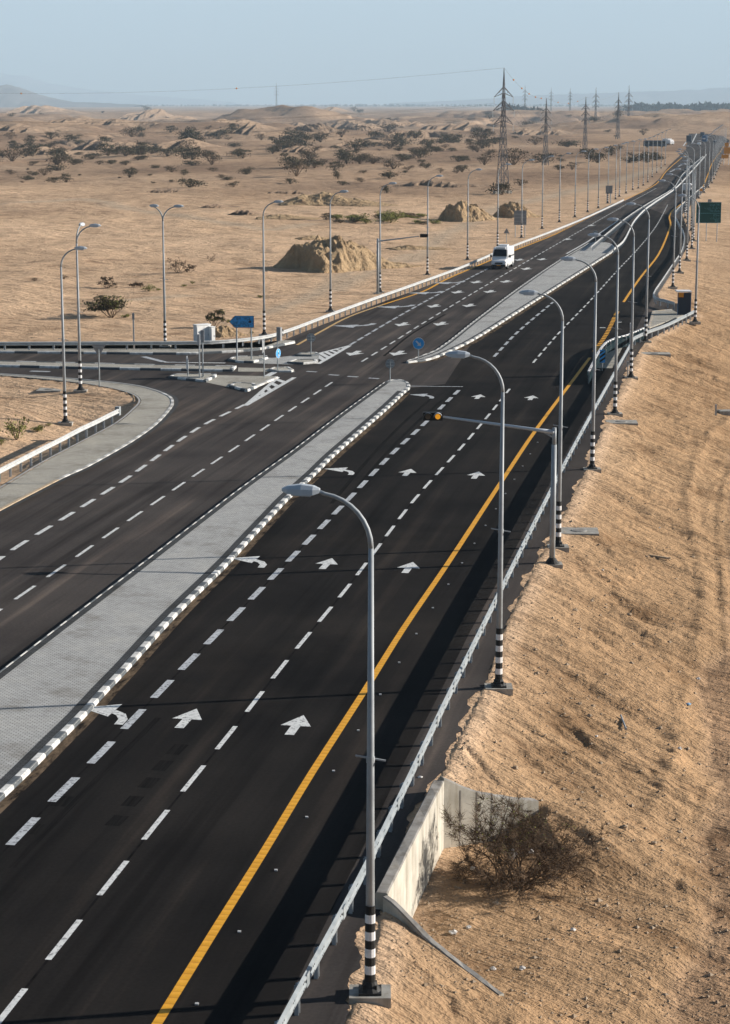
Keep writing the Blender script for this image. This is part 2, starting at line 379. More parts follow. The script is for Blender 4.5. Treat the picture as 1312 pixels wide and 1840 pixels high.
def extend(pts, back=0.0, fwd=0.0):
    P = [Vector(p) for p in pts]
    if back: P.insert(0, P[0] + (P[0]-P[1]).normalized()*back)
    if fwd: P.append(P[-1] + (P[-1]-P[-2]).normalized()*fwd)
    return P
def tag(o, label=None, cat=None, group=None, kind=None):
    if label: o['label'] = label
    if cat: o['category'] = cat
    if group: o['group'] = group
    if kind: o['kind'] = kind
    return o
def empty(name, loc, rz=0.0, label=None, cat=None, group=None):
    o = bpy.data.objects.new(name, None); COL.objects.link(o); o.location = loc; o.rotation_euler = (0, 0, rz)
    o.empty_display_size = 0.3
    return tag(o, label, cat, group)
KIDS = {}
def copy_tree(o, parent=None):
    c = o.copy(); COL.objects.link(c)
    if parent: c.parent = parent
    for ch in list(o.children): copy_tree(ch, c)
    return c

# ------------------------------------------------------------------ terrain
rng0 = np.random.RandomState(7)
PERM = rng0.rand(256, 256)
def vnoise(x, y):
    xi = np.floor(x).astype(int); yi = np.floor(y).astype(int); fx = x-xi; fy = y-yi
    fx = fx*fx*(3-2*fx); fy = fy*fy*(3-2*fy)
    g = lambda i, j: PERM[i & 255, j & 255]
    return (g(xi, yi)*(1-fx)+g(xi+1, yi)*fx)*(1-fy) + (g(xi, yi+1)*(1-fx)+g(xi+1, yi+1)*fx)*fy
def fbm(x, y, oct=5, gain=0.5):
    s = 0; a = 1; t = 0
    for k in range(oct):
        s = s + a*(vnoise(x + 17.3*k, y + 9.1*k) - 0.5); t += a; a *= gain; x = x*2.03; y = y*2.03
    return s/t*2
def sst(a, b, x):
    t = np.clip((x-a)/(b-a), 0, 1); return t*t*(3-2*t)
# right-hand edge of the paved shoulder, then the far road, back down the left side, the side road and the slip road
RIGHT_EDGE = [(625,1836),(668,1740),(690,1640),(735,1520),(797,1392),(868,1245),(912,1122),(968,1010),(1012,930),(1052,850),(1083,775),(1106,722),(1128,682),(1150,634),(1162,612),(1200,592),(1252,566)]
FAR_RIGHT = [(1222,546),(1186,540),(1182,527),(1232,450),(1241,428),(1233,403),(1226,386),(1257,352),(1276,330),(1288,300),(1301,277),(1309,262),(1311,252),(1300,245),(1270,240)]
FAR_LEFT = [(1238,240),(1236,252),(1233,268),(1220,281),(1204,296),(1184,322),(1168,336),(1148,348),(1119,363),(1000,419),(900,459),(830,490),(745,522),(661,552),(596,577),(547,596),(508,612),(470,627),(379,629),(200,629),(0,629)]
LEFT_PAVE_IN = [(0,676.5),(69,682),(137,689),(178,695),(217,703),(244,712),(254,723),(247,734),(214,762),(165,789),(82,833),(0,883)]
re_ = extend(line(RIGHT_EDGE), 30); lp = line(LEFT_PAVE_IN)
lp = lp + [lp[-1] + (lp[-1]-lp[-2]).normalized()*90]
ll = line(FAR_LEFT); ll.append(Vector((ll[-1].x-90, ll[-1].y, 0)))
OUTLINE = re_ + line(FAR_RIGHT) + ll + [Vector((lp[0].x-90, lp[0].y+1, 0))] + lp
OUT2 = np.array([(p.x, p.y) for p in OUTLINE])
def paved_distance(X, Y):
    n = len(OUT2); d2 = np.full(X.shape, 1e12); ins = np.zeros(X.shape, bool)
    for i in range(n):
        ax, ay = OUT2[i]; bx, by = OUT2[(i+1) % n]; ex, ey = bx-ax, by-ay
        t = np.clip(((X-ax)*ex+(Y-ay)*ey)/(ex*ex+ey*ey+1e-9), 0, 1)
        d2 = np.minimum(d2, (X-ax-t*ex)**2 + (Y-ay-t*ey)**2)
        if by != ay:
            c = ((ay > Y) != (by > Y)) & (X < (bx-ax)*(Y-ay)/(by-ay)+ax); ins ^= c
    return np.where(ins, -1, 1)*np.sqrt(d2)
DROP = 2.2
# culvert, plan corners
CA, CB = at(798, 1402, 0.45), at(697, 1605, 0.45)
CC, CD = at(968, 1449, -0.9), at(905, 1836, -1.6)
_hd = (CA-CB).normalized(); _hn = Vector((_hd.y, -_hd.x, 0))          # towards the open side of the headwall
_w1 = (CC-CA).normalized(); _n1 = Vector((-_w1.y, _w1.x, 0)); _w2 = (CD-CB).normalized(); _n2 = Vector((_w2.y, -_w2.x, 0))
CULV = np.array([(p.x, p.y) for p in (CA-_hn*0.15+_n1*0.12, CB-_hn*0.15+_n2*0.0, CD+_n2*0.0, CD+Vector((6,0,0)), CC+Vector((6,0,0)), CC+_n1*0.12)])
def in_poly(X, Y, P):
    ins = np.zeros(X.shape, bool); n = len(P)
    for i in range(n):
        (ax, ay), (bx, by) = P[i], P[(i+1) % n]
        if by != ay: ins ^= ((ay > Y) != (by > Y)) & (X < (bx-ax)*(Y-ay)/(by-ay)+ax)
    return ins
def near_line(X, Y, P):
    d2 = np.full(X.shape, 1e12)
    for a, b in zip(P, P[1:]):
        ex, ey = b[0]-a[0], b[1]-a[1]
        t = np.clip(((X-a[0])*ex+(Y-a[1])*ey)/(ex*ex+ey*ey+1e-9), 0, 1)
        d2 = np.minimum(d2, (X-a[0]-t*ex)**2+(Y-a[1]-t*ey)**2)
    return np.sqrt(d2)
BERM = np.array([(p.x, p.y) for p in line([(1310,760),(1282,790),(1262,815),(1250,860),(1236,905),(1250,1000),(1264,1050),(1266,1100),(1254,1180),(1240,1235),(1224,1290),(1208,1400),(1188,1452),(1150,1500)], -DROP)])
RUTS = [line([(1312,830),(1290,880),(1280,960),(1290,1060),(1296,1200),(1270,1400),(1215,1560),(1150,1640)], -DROP), line([(1335,830),(1312,880),(1303,960),(1313,1060),(1320,1200),(1296,1400),(1245,1560),(1180,1650)], -DROP),
        line([(1190,1460),(1210,1600),(1240,1740),(1270,1836)], -DROP)]
PALE = [line([(1190,300),(1090,330),(1000,350),(900,372),(800,420),(740,470)]), line([(0,372),(150,362),(300,385),(480,412),(560,402)]), line([(240,540),(330,531)]), line([(600,520),(680,480),(740,455)]), line([(470,560),(560,530),(640,480)])]
RILLS = [(line(p, z_), d_) for p, z_, d_ in (([(1012,1005),(1035,1012),(1070,1030),(1112,1046)], -.6, .16), ([(690,1685),(735,1705),(770,1738),(830,1790),(892,1832)], -.7, .20), ([(915,1236),(970,1262),(1020,1290),(1055,1312)], -.6, .15),
    ([(835,1372),(890,1410),(938,1434)], -.5, .15), ([(985,978),(1030,1000),(1078,1026)], -.4, .12), ([(1005,1108),(1060,1135),(1122,1172)], -1, .10), ([(1175,1188),(1240,1206)], -1.8, .10), ([(1060,880),(1140,930),(1212,962)], -1, .08), ([(960,1085),(1010,1100),(1050,1118)], -.6, .09), ([(1100,1270),(1170,1300),(1220,1310)], -1.6, .09), ([(1090,1150),(1160,1165),(1245,1170)], -1.4, .08), ([(1120,800),(1180,850),(1230,900)], -1, .09), ([(760,1760),(800,1800),(815,1836)], -.9, .12))]
SLABS = [(q.x, q.y) for q in (at(1041, 954, -.2), at(1117, 758, -.2), at(1178, 635, -.2))]
def height(X, Y, want_soil=False):
    X = np.asarray(X, float); Y = np.asarray(Y, float)
    d = paved_distance(X, Y); o = np.maximum(d, 0)
    right = sst(-4, 4, X - (0.185*Y - 9))*(1-sst(150, 330, Y)*0.75)
    n1 = fbm(X*0.13, Y*0.13, 5); n2 = fbm(X*0.8, Y*0.8, 4, 0.6); big = fbm(X*0.018+3, Y*0.018+8, 5)
    emb = np.clip((o-0.2)/(8.0+1.5*n1), 0, 1); emb = emb**0.92*sst(0, 0.8, o)
    z = -0.03 - DROP*right*emb
    along = X*0.18 + Y*0.98; across = X*0.98 - Y*0.18
    scr = fbm((across*0.7-along*0.7)*0.16 + n1*0.8 + 5, (across*0.7+along*0.7)*1.0 + n1*1.3, 4, 0.62)
    n3 = fbm(X*2.6+7, Y*2.6+3, 3, 0.6); clod = np.clip(fbm(X*1.3+40, Y*1.3+11, 4, 0.65)-0.12, 0, 1)
    wfar = 1-np.exp(-(np.minimum(near_line(X, Y, [CA, CC]), near_line(X, Y, [CB, CD]))/0.9)**2)
    z = z + right*wfar*np.clip(o/2, 0, 1)*(0.16*n1 + 0.07*n2 + 0.028*n3*(Y < 200) + 0.12*clod + 0.26*scr*(1-0.8*sst(0.75, 1.0, emb)))
    left = 1-sst(-4, 4, X - (0.185*Y - 9))
    lo = np.clip(o/12, 0, 1)*left
    z = z + lo*(0.5*n1*np.clip(o/25, 0.3, 1) + 1.5*big*sst(20, 120, o) + 0.08*n2) - left*0.35*sst(0.5, 5, o)*(1-sst(150, 260, Y))
    z = z + left*0.15*np.exp(-o/0.9)*(Y < 165)
    # hollow beside the near left guardrail
    g = at(175, 742); z = z - 0.9*np.exp(-(((X-g.x)/4.5)**2 + ((Y-g.y)/5.0)**2))*np.clip(o/1.5, 0, 1)
    g = at(20, 790); z = z - 0.9*np.exp(-(((X-g.x)/5)**2 + ((Y-g.y)/9.0)**2))*np.clip(o/1.5, 0, 1)
    # rolling ground and low bluffs far out
    far = sst(60, 350, o)
    t = fbm(X*0.0042 + 4.2, Y*0.0026 + 1.7, 5, 0.55)
    terr = np.floor(t*6)/6 + sst(0.74, 0.98, t*6-np.floor(t*6))/6
    gul = np.abs(fbm(X*0.012+9, Y*0.008, 4, 0.6))
    amp = 10*sst(330, 700, Y) + (26*sst(700, 2000, Y)-28*sst(2200, 4200, Y))
    z = z + far*amp*(0.62*(terr+0.12)+0.2*t - 0.22*(0.35-np.minimum(gul, 0.35))) + far*1.2*fbm(X*0.03, Y*0.03, 4)*sst(300, 900, Y)
    z = np.where(Y > 4500, z*(1-sst(4500, 7500, Y)), z)
    # berm and ruts at the foot of the embankment
    db = near_line(X, Y, BERM); z = z + 0.09*np.exp(-(db/0.34)**2)*(0.75+0.5*np.clip(n1+0.5, 0, 1))
    for r in RUTS:
        dr = near_line(X, Y, r); z = z + (-0.034*np.exp(-(dr/0.17)**2) + 0.018*np.exp(-((dr-0.36)/0.16)**2))*np.clip(n1*1.5+0.6, 0, 1.2)
    wig = 0.35*n1 + 0.12*n2
    for rl_, dp_ in RILLS:
        dr = near_line(X + wig, Y + wig, rl_); z = z - 0.6*dp_*np.clip(0.7+n2, 0.2, 1)*wfar*np.exp(-(dr/0.11)**2) + 0.12*dp_*wfar*np.exp(-((dr-0.32)/0.16)**2)
    for sx, sy in SLABS:
        ws = np.exp(-(np.hypot(X-sx, Y-sy)/1.5)**6); z = z*(1-ws) - 0.24*ws
    # culvert pit
    pit = in_poly(X, Y, CULV); depth = np.hypot(X-CA.x, Y-CA.y)
    zp = np.minimum(-1.62 - 0.06*np.maximum(X-CA.x, 0), 0) + 0.12*n1 + 0.07*n2
    zp = zp + 2.4*sst(-1.8, 3.2, X - CC.x)*sst(-3.4, 0.4, Y - CC.y + 1.0); z = np.where(pit & (z > zp), zp, z)
    z = np.where(d < 0, np.minimum(z, -0.02) - 0.12*sst(0.9, 1.6, -d), z)
    if want_soil:
        toe = (8.0+1.5*n1); red = right*(1-sst(-0.5, 0.6, o-toe))*sst(0.2, 1.0, o); grn = right*sst(-0.5, 0.6, o-toe)*(1-sst(200, 320, Y))
        blu = np.zeros_like(X)
        for p in PALE:
            blu = np.maximum(blu, 0.6*np.exp(-(near_line(X, Y, p)/np.clip(Y*0.006, 0.6, 3))**2))
        plain = sst(-90, 90, (Y - 470) + 130*fbm(X*0.011, Y*0.006+3, 4) + 0.25*X)*(0.55 + 0.45*np.clip(fbm(X*0.02+5, Y*0.012, 4)*2+0.5, 0, 1))
        return z, red, grn, blu, plain
    return z
def zg(x, y): return float(height(np.array([x]), np.array([y]))[0])
def ground_at(px, py):
    """ground point seen at a photo pixel"""
    p = at(px, py, 0)
    for _ in range(8): p = at(px, py, zg(p.x, p.y))
    return Vector((p.x, p.y, zg(p.x, p.y)))

def make_ground():
    ys = [26.0]
    while ys[-1] < 46: ys.append(ys[-1]*1.0042)
    while ys[-1] < 72: ys.append(ys[-1]*1.0022)
    while ys[-1] < 110: ys.append(ys[-1]*1.0036)
    while ys[-1] < 420: ys.append(ys[-1]*1.0048)
    while ys[-1] < 3000: ys.append(ys[-1]*1.007)
    while ys[-1] < 42000: ys.append(ys[-1]*1.03)
    ys = np.array(ys)
    us = np.concatenate([np.linspace(-1.6, -0.42, 22), np.linspace(-0.40, -0.20, 24), np.linspace(-0.192, 0.195, 110), np.linspace(0.205, 0.42, 26), np.linspace(0.45, 1.6, 22)])
    # extra columns over the near right embankment
    us = np.unique(np.concatenate([us, np.linspace(-0.01, 0.195, 150)]))
    Y, U = np.meshgrid(ys, us, indexing='ij'); X = U*Y
    z, r, g, b, pl_ = height(X, Y, True)
    nr, nc = X.shape
    me = bpy.data.meshes.new('ground')
    v = np.stack([X, Y, z], -1).reshape(-1, 3)
    i = np.arange(nr*nc).reshape(nr, nc)
    f = np.stack([i[:-1, :-1], i[:-1, 1:], i[1:, 1:], i[1:, :-1]], -1).reshape(-1, 4)
    me.vertices.add(len(v)); me.vertices.foreach_set('co', v.ravel().astype(np.float32))
    me.loops.add(f.size); me.loops.foreach_set('vertex_index', f.ravel().astype(np.int32))
    me.polygons.add(len(f)); me.polygons.foreach_set('loop_start', np.arange(0, f.size, 4, dtype=np.int32))
    me.polygons.foreach_set('loop_total', np.full(len(f), 4, np.int32))
    me.polygons.foreach_set('use_smooth', np.ones(len(f), bool))
    me.update(calc_edges=True)
    ca = me.color_attributes.new('soil', 'FLOAT_COLOR', 'POINT')
    ca.data.foreach_set('color', np.stack([r, g, b, np.ones_like(r)], -1).ravel().astype(np.float32))
    ca = me.color_attributes.new('plain', 'FLOAT_COLOR', 'POINT')
    ca.data.foreach_set('color', np.stack([pl_, pl_, pl_, np.ones_like(r)], -1).ravel().astype(np.float32))
    me.materials.append(M['sand'])
    o = bpy.data.objects.new('ground', me); COL.objects.link(o); tag(o, kind='structure')
make_ground()

# ------------------------------------------------------------------ roads
def sheet(name, pts, z, m):
    V = [Vector((p[0], p[1], 0)) for p in pts]; F = []
    for t in tessellate_polygon([V]):
        a, b, c = (V[i] for i in t); A = (b.x-a.x)*(c.y-a.y)-(b.y-a.y)*(c.x-a.x)
        if abs(A) > 1e-7: F.append(tuple(t) if A > 0 else tuple(t[::-1]))
    me = bpy.data.meshes.new(name); me.from_pydata([(p.x, p.y, z) for p in V], [], F); me.materials.append(m); me.update()
    o = bpy.data.objects.new(name, me); COL.objects.link(o); return tag(o, kind='structure')
def ragged(L, amp):
    P = smooth(L, 30); a = np.array([(p.x, p.y) for p in P]); k = np.clip(0.25 + fbm(a[:, 0]*0.5+31, a[:, 1]*0.23, 6, 0.72)*1.3, 0, 1)*amp
    out = []
    for p, q in zip(P, k): out.append(offset([p, p], 0)[0]); out[-1] = p + Vector((-0.97, 0.2, 0))*float(q)
    return out
EDGE = ragged(line(RIGHT_EDGE[:14]), 0.6)
sheet('road', [OUTLINE[0]] + EDGE + OUTLINE[15:], 0.0, M['asphalt_old'])
YR = [(285,1836),(390,1666),(475,1530),(560,1390),(650,1250),(725,1130),(800,1020),(895,875),(965,770),(1060,643),(1090,600),(1110,560),(1150,500),(1183,458),(1202,415),(1205,401),(1203,389),(1210,377),(1257,344),(1269,322),(1281,291),(1295,272),(1303,258)]
yr = extend(smooth(line(YR), 4), 25)
med_r = [(0,1441),(45,1398),(99,1343),(150,1292),(195,1242),(230,1205),(315,1110),(406,1020),(450,972),(488,931),(519,898),(566,855),(598,823),(650,777),(700,733),(728,706)]
# newer, blacker surfacing on the right-hand carriageway
new = extend(line(med_r), 30) + line([(733,698),(800,690),(850,613),(925,566),(1000,519),(1060,482),(1100,456),(1140,396),(1165,374)])
new += [p for p in offset(line([(1204,398),(1202,415),(1183,458),(1150,500),(1110,560),(1060,643),(965,770),(895,875),(800,1020),(725,1130),(650,1250),(560,1390),(475,1530),(390,1666),(285,1836)]), -2.6)]
new.append(new[-1] + (new[-1]-new[-2]).normalized()*25)
sheet('road_surfacing', new, 0.005, M['asphalt'])
# gravelly verge strip right of the guardrail
rail_base = [(527,1836),(557,1793),(582,1745),(605,1697),(626,1652),(652,1598),(681,1533),(715,1464),(744,1401),(771,1345),(797,1292),(819,1247),(841,1203),(868,1144),(888,1102),(916,1046),(939,1003),(963,953),(987,905),(1010,857),(1031,816),(1051,775),(1066,745),(1088,702),(1112,660),(1137,622)]
rb = smooth(line(rail_base)[::5] + [at(*rail_base[-1])], 6)
verge = offset(rb, -0.25) + EDGE[::-1]
sheet('verge', verge, 0.009, M['shoulder'])

mk = MB(); MARK = [M['white_paint'], M['worn_paint'], M['yellow_paint'], M['pale_yellow']]
def dashes(px, period, frac, wd, mi, phase_y=None, z=0.012, ext=0.0):
    L = smooth(line(px), 4)
    if ext: L = extend(L, ext)
    tot = length(L); s0 = 0.0
    if phase_y is not None:                         # a dash ends (far end) at photo row phase_y
        yy = at(0, phase_y).y; acc = 0
        for a, b in zip(L, L[1:]):
            if a.y <= yy <= b.y: acc += (b-a).length*(yy-a.y)/(b.y-a.y); break
            acc += (b-a).length
        s0 = (acc - period*frac) % period - period
    s = s0
    while s < tot:
        p = sub(L, max(s, 0), s+period*frac)
        if len(p) > 1 and length(p) > 0.3: mk.strip(p, wd, z, mi)
        s += period
    return L
D1 = dashes([(38,1498),(105,1429),(180,1355),(297,1233),(392,1137),(505,1022),(640,883),(705,815),(760,764),(829,697)], 3.62, 0.62, 0.27, 1, 1333, ext=25)
D2 = dashes([(105,1702),(282,1480),(418,1312),(515,1188),(633,1045),(743,900),(830,803),(880,744),(916,699)], 4.13, 0.60, 0.16, 0, 1456, ext=15)
dashes([(0,1004),(35,980),(125,925),(232,857),(355,770),(440,727)], 3.45, 0.62, 0.24, 0, 945, ext=30)
dashes([(35,1072),(100,1027),(200,957),(330,868),(430,800),(515,742),(597,687)], 4.1, 0.6, 0.16, 0, 1015, ext=40)
dashes([(888,641),(930,597),(994,543)], 4.1, 0.62, 0.24, 1)
dashes([(958,652),(1003,600),(1060,541),(1106,490),(1152,441),(1180,405),(1200,368)], 4.1, 0.6, 0.16, 0)
dashes([(629,620),(700,578),(760,544),(820,512),(878,482)], 3.5, 0.72, 0.24, 1)
dashes([(650,650),(700,619),(760,581),(843,531),(936,476),(1046,413),(1130,365),(1180,338)], 4.1, 0.6, 0.17, 0)
mk.strip(yr[:0] + sub(yr, 0, length(yr)), 0.01, 0.0125, 2)       # replaced below by pieces of the edge line
mk.v, mk.f, mk.m = mk.v[:-2*len(yr)], mk.f[:-(len(yr)-1)], mk.m[:-(len(yr)-1)]
def upto(L, y0, y1): return [p for p in L if y0 <= p.y <= y1]
yk0, yk1 = at(0, 640).y, at(0, 556).y
mk.strip(upto(yr, 0, yk0), 0.24, 0.013, 2)
seg = upto(yr, yk0, yk1)
for p, t in walk(seg, 1.3): mk.strip([p, p+t*0.75], 0.38, 0.013, 2)
mk.strip(upto(yr, yk1, 2000), 0.26, 0.013, 2)
YL = [(534,620),(580,594),(628,569),(690,547),(760,524),(800,503),(860,477),(920,452),(1000,420),(1119,360),(1152,346),(1181,329),(1197,308),(1221,287),(1231,279)]
yl = smooth(line(YL), 4)
mk.strip(yl[:13], 0.26, 0.013, 3); mk.strip(yl[12:], 0.28, 0.013, 2)
mk.strip(line([(1018,456),(1055,435),(1110,397)]), 0.25, 0.012, 0)
mk.strip(line([(1228,262),(1240,246)]), 0.6, 0.012, 0); mk.strip(line([(1243,258),(1252,240)]), 0.6, 0.012, 0)
mk.strip(line([(738,694),(832,695)]), 0.20, 0.012, 1)
mk.strip(line([(258,641),(295,650.5)]), 0.5, 0.012, 1); mk.strip(line([(295,651),(405,652.5)]), 0.35, 0.012, 0)
mk.strip(line([(55,667),(90,668)]), 0.5, 0.012, 1); mk.strip(line([(40,674),(64,675)]), 0.4, 0.012, 1)
mk.strip(line([(455,643),(505,644)]), 0.35, 0.012, 1)
mk.strip(line([(480,676),(495,668)]), 0.5, 0.012, 0)
for x, y in ((600,674),(634,677),(672,680),(560,668),(520,668)):
    mk.strip(line([(x-9, y-0.6), (x+9, y+0.6)]), 0.35, 0.012, 1)
seam = MB(); sm_ = [M['seam'], M['skid'], M['road_dust']]
for L in (D1, D2): seam.strip(L, 0.07, 0.0085, 0)
for px_ in ([(596,905),(660,828),(720,765),(775,716)], [(622,902),(684,826),(742,766),(796,718)], [(20,1560),(150,1425),(230,1345),(285,1290)], [(690,640),(740,600),(800,565)]):
    seam.strip(smooth(line(px_), 4), 0.22, 0.008, 1)
for x, y in ((238,1440),(268,1407),(292,1376),(318,1347),(210,1475),(112,1440),(60,1490)): seam.strip(line([(x-9, y+9), (x+9, y-9)]), 0.45, 0.008, 1)
i_ = smooth(extend(line(med_r), 25), 4)
seam.strip(i_, 0.34, 0.0095, 2, 0.20)
seam.strip(smooth(line([(734,653),(770,648),(800,637),(850,613),(925,566),(1000,518),(1060,480),(1096,457)]), 4), 0.5, 0.0095, 2, 0.25)
tag(seam.build('road_stain', sm_), kind='structure')
# hatched gores
def gore(tri, n):
    a, b, c = [at(*p) for p in tri]          # a-b wide end, c the tip
    mk.strip([a, c], 0.3, 0.012, 0); mk.strip([b, c], 0.34, 0.0125, 0)
    for k in range(n):
        t = (k+0.5)/(n+0.6); p = a.lerp(c, t); q = b.lerp(c, min(1, t+0.12)); mk.strip([p, q], 0.5*(1-0.4*t), 0.0115, 0)
gore(((500,678),(529,678.5),(441,729)), 6)
gore(((562,638),(572,654),(629,621)), 7)
def arrow_pts(kind):
    if kind == 'straight': return [[(-0.19,0),(0.19,0),(0.19,1.25),(-0.19,1.25)], [(-0.62,1.2),(0.62,1.2),(0,2.7)]]
    s = 1 if kind == 'left' else -1
    out = [[(0.26*s,0),(0.62*s,0.0),(0.60*s,0.75),(0.22*s,0.7)], [(0.22*s,0.7),(0.60*s,0.75),(0.30*s,1.45),(-0.02*s,1.2)], [(-0.02*s,1.2),(0.30*s,1.45),(-0.30*s,1.95),(-0.42*s,1.55)], [(-0.25*s,2.75),(-0.30*s,0.95),(-1.75*s,1.95)]]
    return out
def arrow(px, py, kind='straight', head=None, sc=0.82, mi=0):
    p = at(px, py); h = ROADROT if head is None else head
    for iq, q in enumerate(arrow_pts(kind)):
        mk.poly([(p.x + (x*math.cos(h) + (y-1.35)*math.sin(h))*sc, p.y + (-x*math.sin(h) + (y-1.35)*math.cos(h))*sc, 0.0135 + 0.0015*iq) for x, y in (q if kind != 'right' else q[::-1])], mi)
for x, y in ((338,1291),(588,1013),(733,849),(860,713),(533,1303),(735,1020),(856,854),(955,715)): arrow(x, y)
for x, y in ((212,1284),(465,1010),(625,847)): arrow(x, y, 'left')
arrow(770, 712, 'left', mi=1)
for x, y in ((637,635),(715,635),(723,583),(780,550),(792,582),(843,549),(822,525),(880,524),(856,507),(909,506),(946,483),(933,467),(974,466),(1020,430),(1063,405)): arrow(x, y, head=ROADROT+math.pi+0.04, sc=1.25)
for x, y in ((651,585),(724,551),(778,526),(817,508)): arrow(x, y, 'right', head=ROADROT+math.pi+0.04, sc=1.5, mi=1)
for x, y in ((1083,589),(1112,579)): mk.strip(line([(x-5, y), (x+5, y)]), 0.45, 0.012, 0)
for x, y in ((1210,306),(1225,296),(1238,300)): mk.strip(line([(x-6, y+3), (x+6, y-3)]), 0.5, 0.012, 1)
tag(mk.build('road_marking', MARK), kind='structure')

# ------------------------------------------------------------------ islands, pavements and kerbs
def orient(P):
    A = sum(P[i][0]*P[(i+1) % len(P)][1]-P[(i+1) % len(P)][0]*P[i][1] for i in range(len(P)))
    return P if A > 0 else P[::-1]
def kerb(name, L, block, seq, wd=0.24, h=0.15, z0=-0.05, out=0.02):
    """striped kerb stones along L, the island lying to the left of L"""
    mb = MB(); mats = [M['kerb_white'], M['kerb_black'], M['kerb_tan'], M['kerb_grey']]; tot = length(L); s = 0; k = 0
    while s < tot-0.05:
        p = sub(L, s, min(s+block, tot)); mi = seq[k % len(seq)] if not callable(seq) else seq(k, p[0])
        if len(p) > 1:
            o_, i_ = offset(p, out), offset(p, out-wd); oc = offset(p, out-0.05); n = len(p); b = len(mb.v)
            for q in range(n):
                mb.v += [(o_[q].x, o_[q].y, z0), (o_[q].x, o_[q].y, h-0.05), (oc[q].x, oc[q].y, h), (i_[q].x, i_[q].y, h), (i_[q].x, i_[q].y, z0)]
            for q in range(n-1):
                for e in range(4): mb.face((b+q*5+e, b+(q+1)*5+e, b+(q+1)*5+e+1, b+q*5+e+1), mi)
            mb.face([b+e for e in range(5)], mi); mb.face([b+(n-1)*5+e for e in (4,3,2,1,0)], mi)
        s += block; k += 1
    return tag(mb.build(name, mats), kind='structure')
def slab(name, P, m, z1=0.13, border=None):
    P = orient(P)
    bm = bmesh.new(); vs = [bm.verts.new((p[0], p[1], z1)) for p in P]; f = bm.faces.new(vs)
    r = bmesh.ops.extrude_face_region(bm, geom=[f]); 
    for e in r['geom']:
        if isinstance(e, bmesh.types.BMVert): e.co.z = -0.05
    bmesh.ops.triangulate(bm, faces=[f for f in bm.faces if len(f.verts) > 4]); bmesh.ops.recalc_face_normals(bm, faces=bm.faces)
    me = bpy.data.meshes.new(name); bm.to_mesh(me); bm.free(); me.materials.append(m)
    o = bpy.data.objects.new(name, me); COL.objects.link(o); return tag(o, kind='structure')
def border(name, L, off, wd, m, z=0.136):
    b = MB(); b.strip(L, wd, z, 0, off); return tag(b.build(name, m), kind='structure')
# near median
mr = smooth(extend(line(med_r), 30), 3); nose = line([(733,703),(737,697),(734,690),(722,685.5),(706,684.5),(690,690)])
ml = smooth(extend(line([(690,690),(605,752),(520,817),(430,882),(340,951),(240,1028),(100,1135),(0,1212)]), 0, 35), 3)
nose_s = smooth(nose, 4)
isl = mr + nose_s[1:-1] + ml
slab('median', isl, M['paver'])
loop1 = mr + nose_s[1:]
kerb('median_kerb', loop1, 0.76, (0, 1)); kerb('median_kerb', ml, 0.76, (0, 1), wd=0.10)
border('median_edging', mr, -0.40, 0.30, M['paver_dark']); border('median_edging', ml, -0.25, 0.30, M['paver_dark'])
# far median
m2r = smooth(line([(734,653),(770,648),(800,637),(850,613),(925,566),(1000,518),(1060,480),(1096,457)]), 4)
m2n = smooth(line([(1096,457),(1104,450),(1103,443),(1093,438),(1075,436),(1056,439)]), 4)
m2l = smooth(line([(1056,439),(1000,472),(930,520),(850,580),(785,630),(745,646),(731,651)]), 4)
slab('median', m2r + m2n[1:-1] + m2l, M['paver'])
kerb('median_kerb', m2r + m2n[1:], 1.0, lambda k, p: 0 if k % 2 == 0 else (1 if k % 4 == 1 else 3)); kerb('median_kerb', m2l, 1.0, (0, 1), wd=0.10)
border('median_edging', m2r, -0.36, 0.2, M['paver_dark']); border('median_edging', m2l, -0.36, 0.2, M['paver_dark'])
# pavement along the slip road, lower left
so_ = smooth(extend(line([(0,918),(36,899),(110,861),(148,844),(192,820),(233,796),(274,767),(299,741),(307,727),(303,717),(288,709),(274,704),(247,697),(192,689.5),(110,682.5),(0,675)]), 90, 0), 4)
so_.append(Vector((so_[-1].x-60, so_[-1].y, 0)))
inn = smooth(line(LEFT_PAVE_IN[::-1]), 3); inn = [inn[0] + (inn[0]-inn[1]).normalized()*90] + inn; inn.append(Vector((inn[-1].x-60, inn[-1].y-0.02, 0)))
slab('pavement', so_ + inn[::-1], M['paver_tan'], 0.12)
xt = at(108, 862).y; xg = at(300, 722)
kerb('pavement_kerb', so_[::-1], 0.85, lambda k, p: (2 if p.y < xt else (3 if (p.x < xg.x-1.0 and p.y > xg.y) else (0 if k % 2 else 3))))
border('pavement_edging', so_, 0.42-0.84, 0.26, M['paver_dark'], 0.126) if False else border('pavement_edging', so_[::-1], -0.40, 0.26, M['paver_dark'], 0.126)
border('pavement_edging', inn, -0.12, 0.14, M['kerb_grey'], 0.127)
# far pavement of the side road
fk = smooth(extend(line([(0,634.5),(120,635.5),(260,637),(340,637),(390,635),(430,633),(461,630),(500,623),(530,617)]), 90), 4)
fb = line([(530,614),(505,614),(470,627),(379,629.3),(200,629.3),(0,629.3)]); fb = extend(fb, 0, 90)
slab('pavement', fk + fb, M['paver_tan'], 0.12); kerb('pavement_kerb', fk, 1.9, (1, 0), h=0.17)
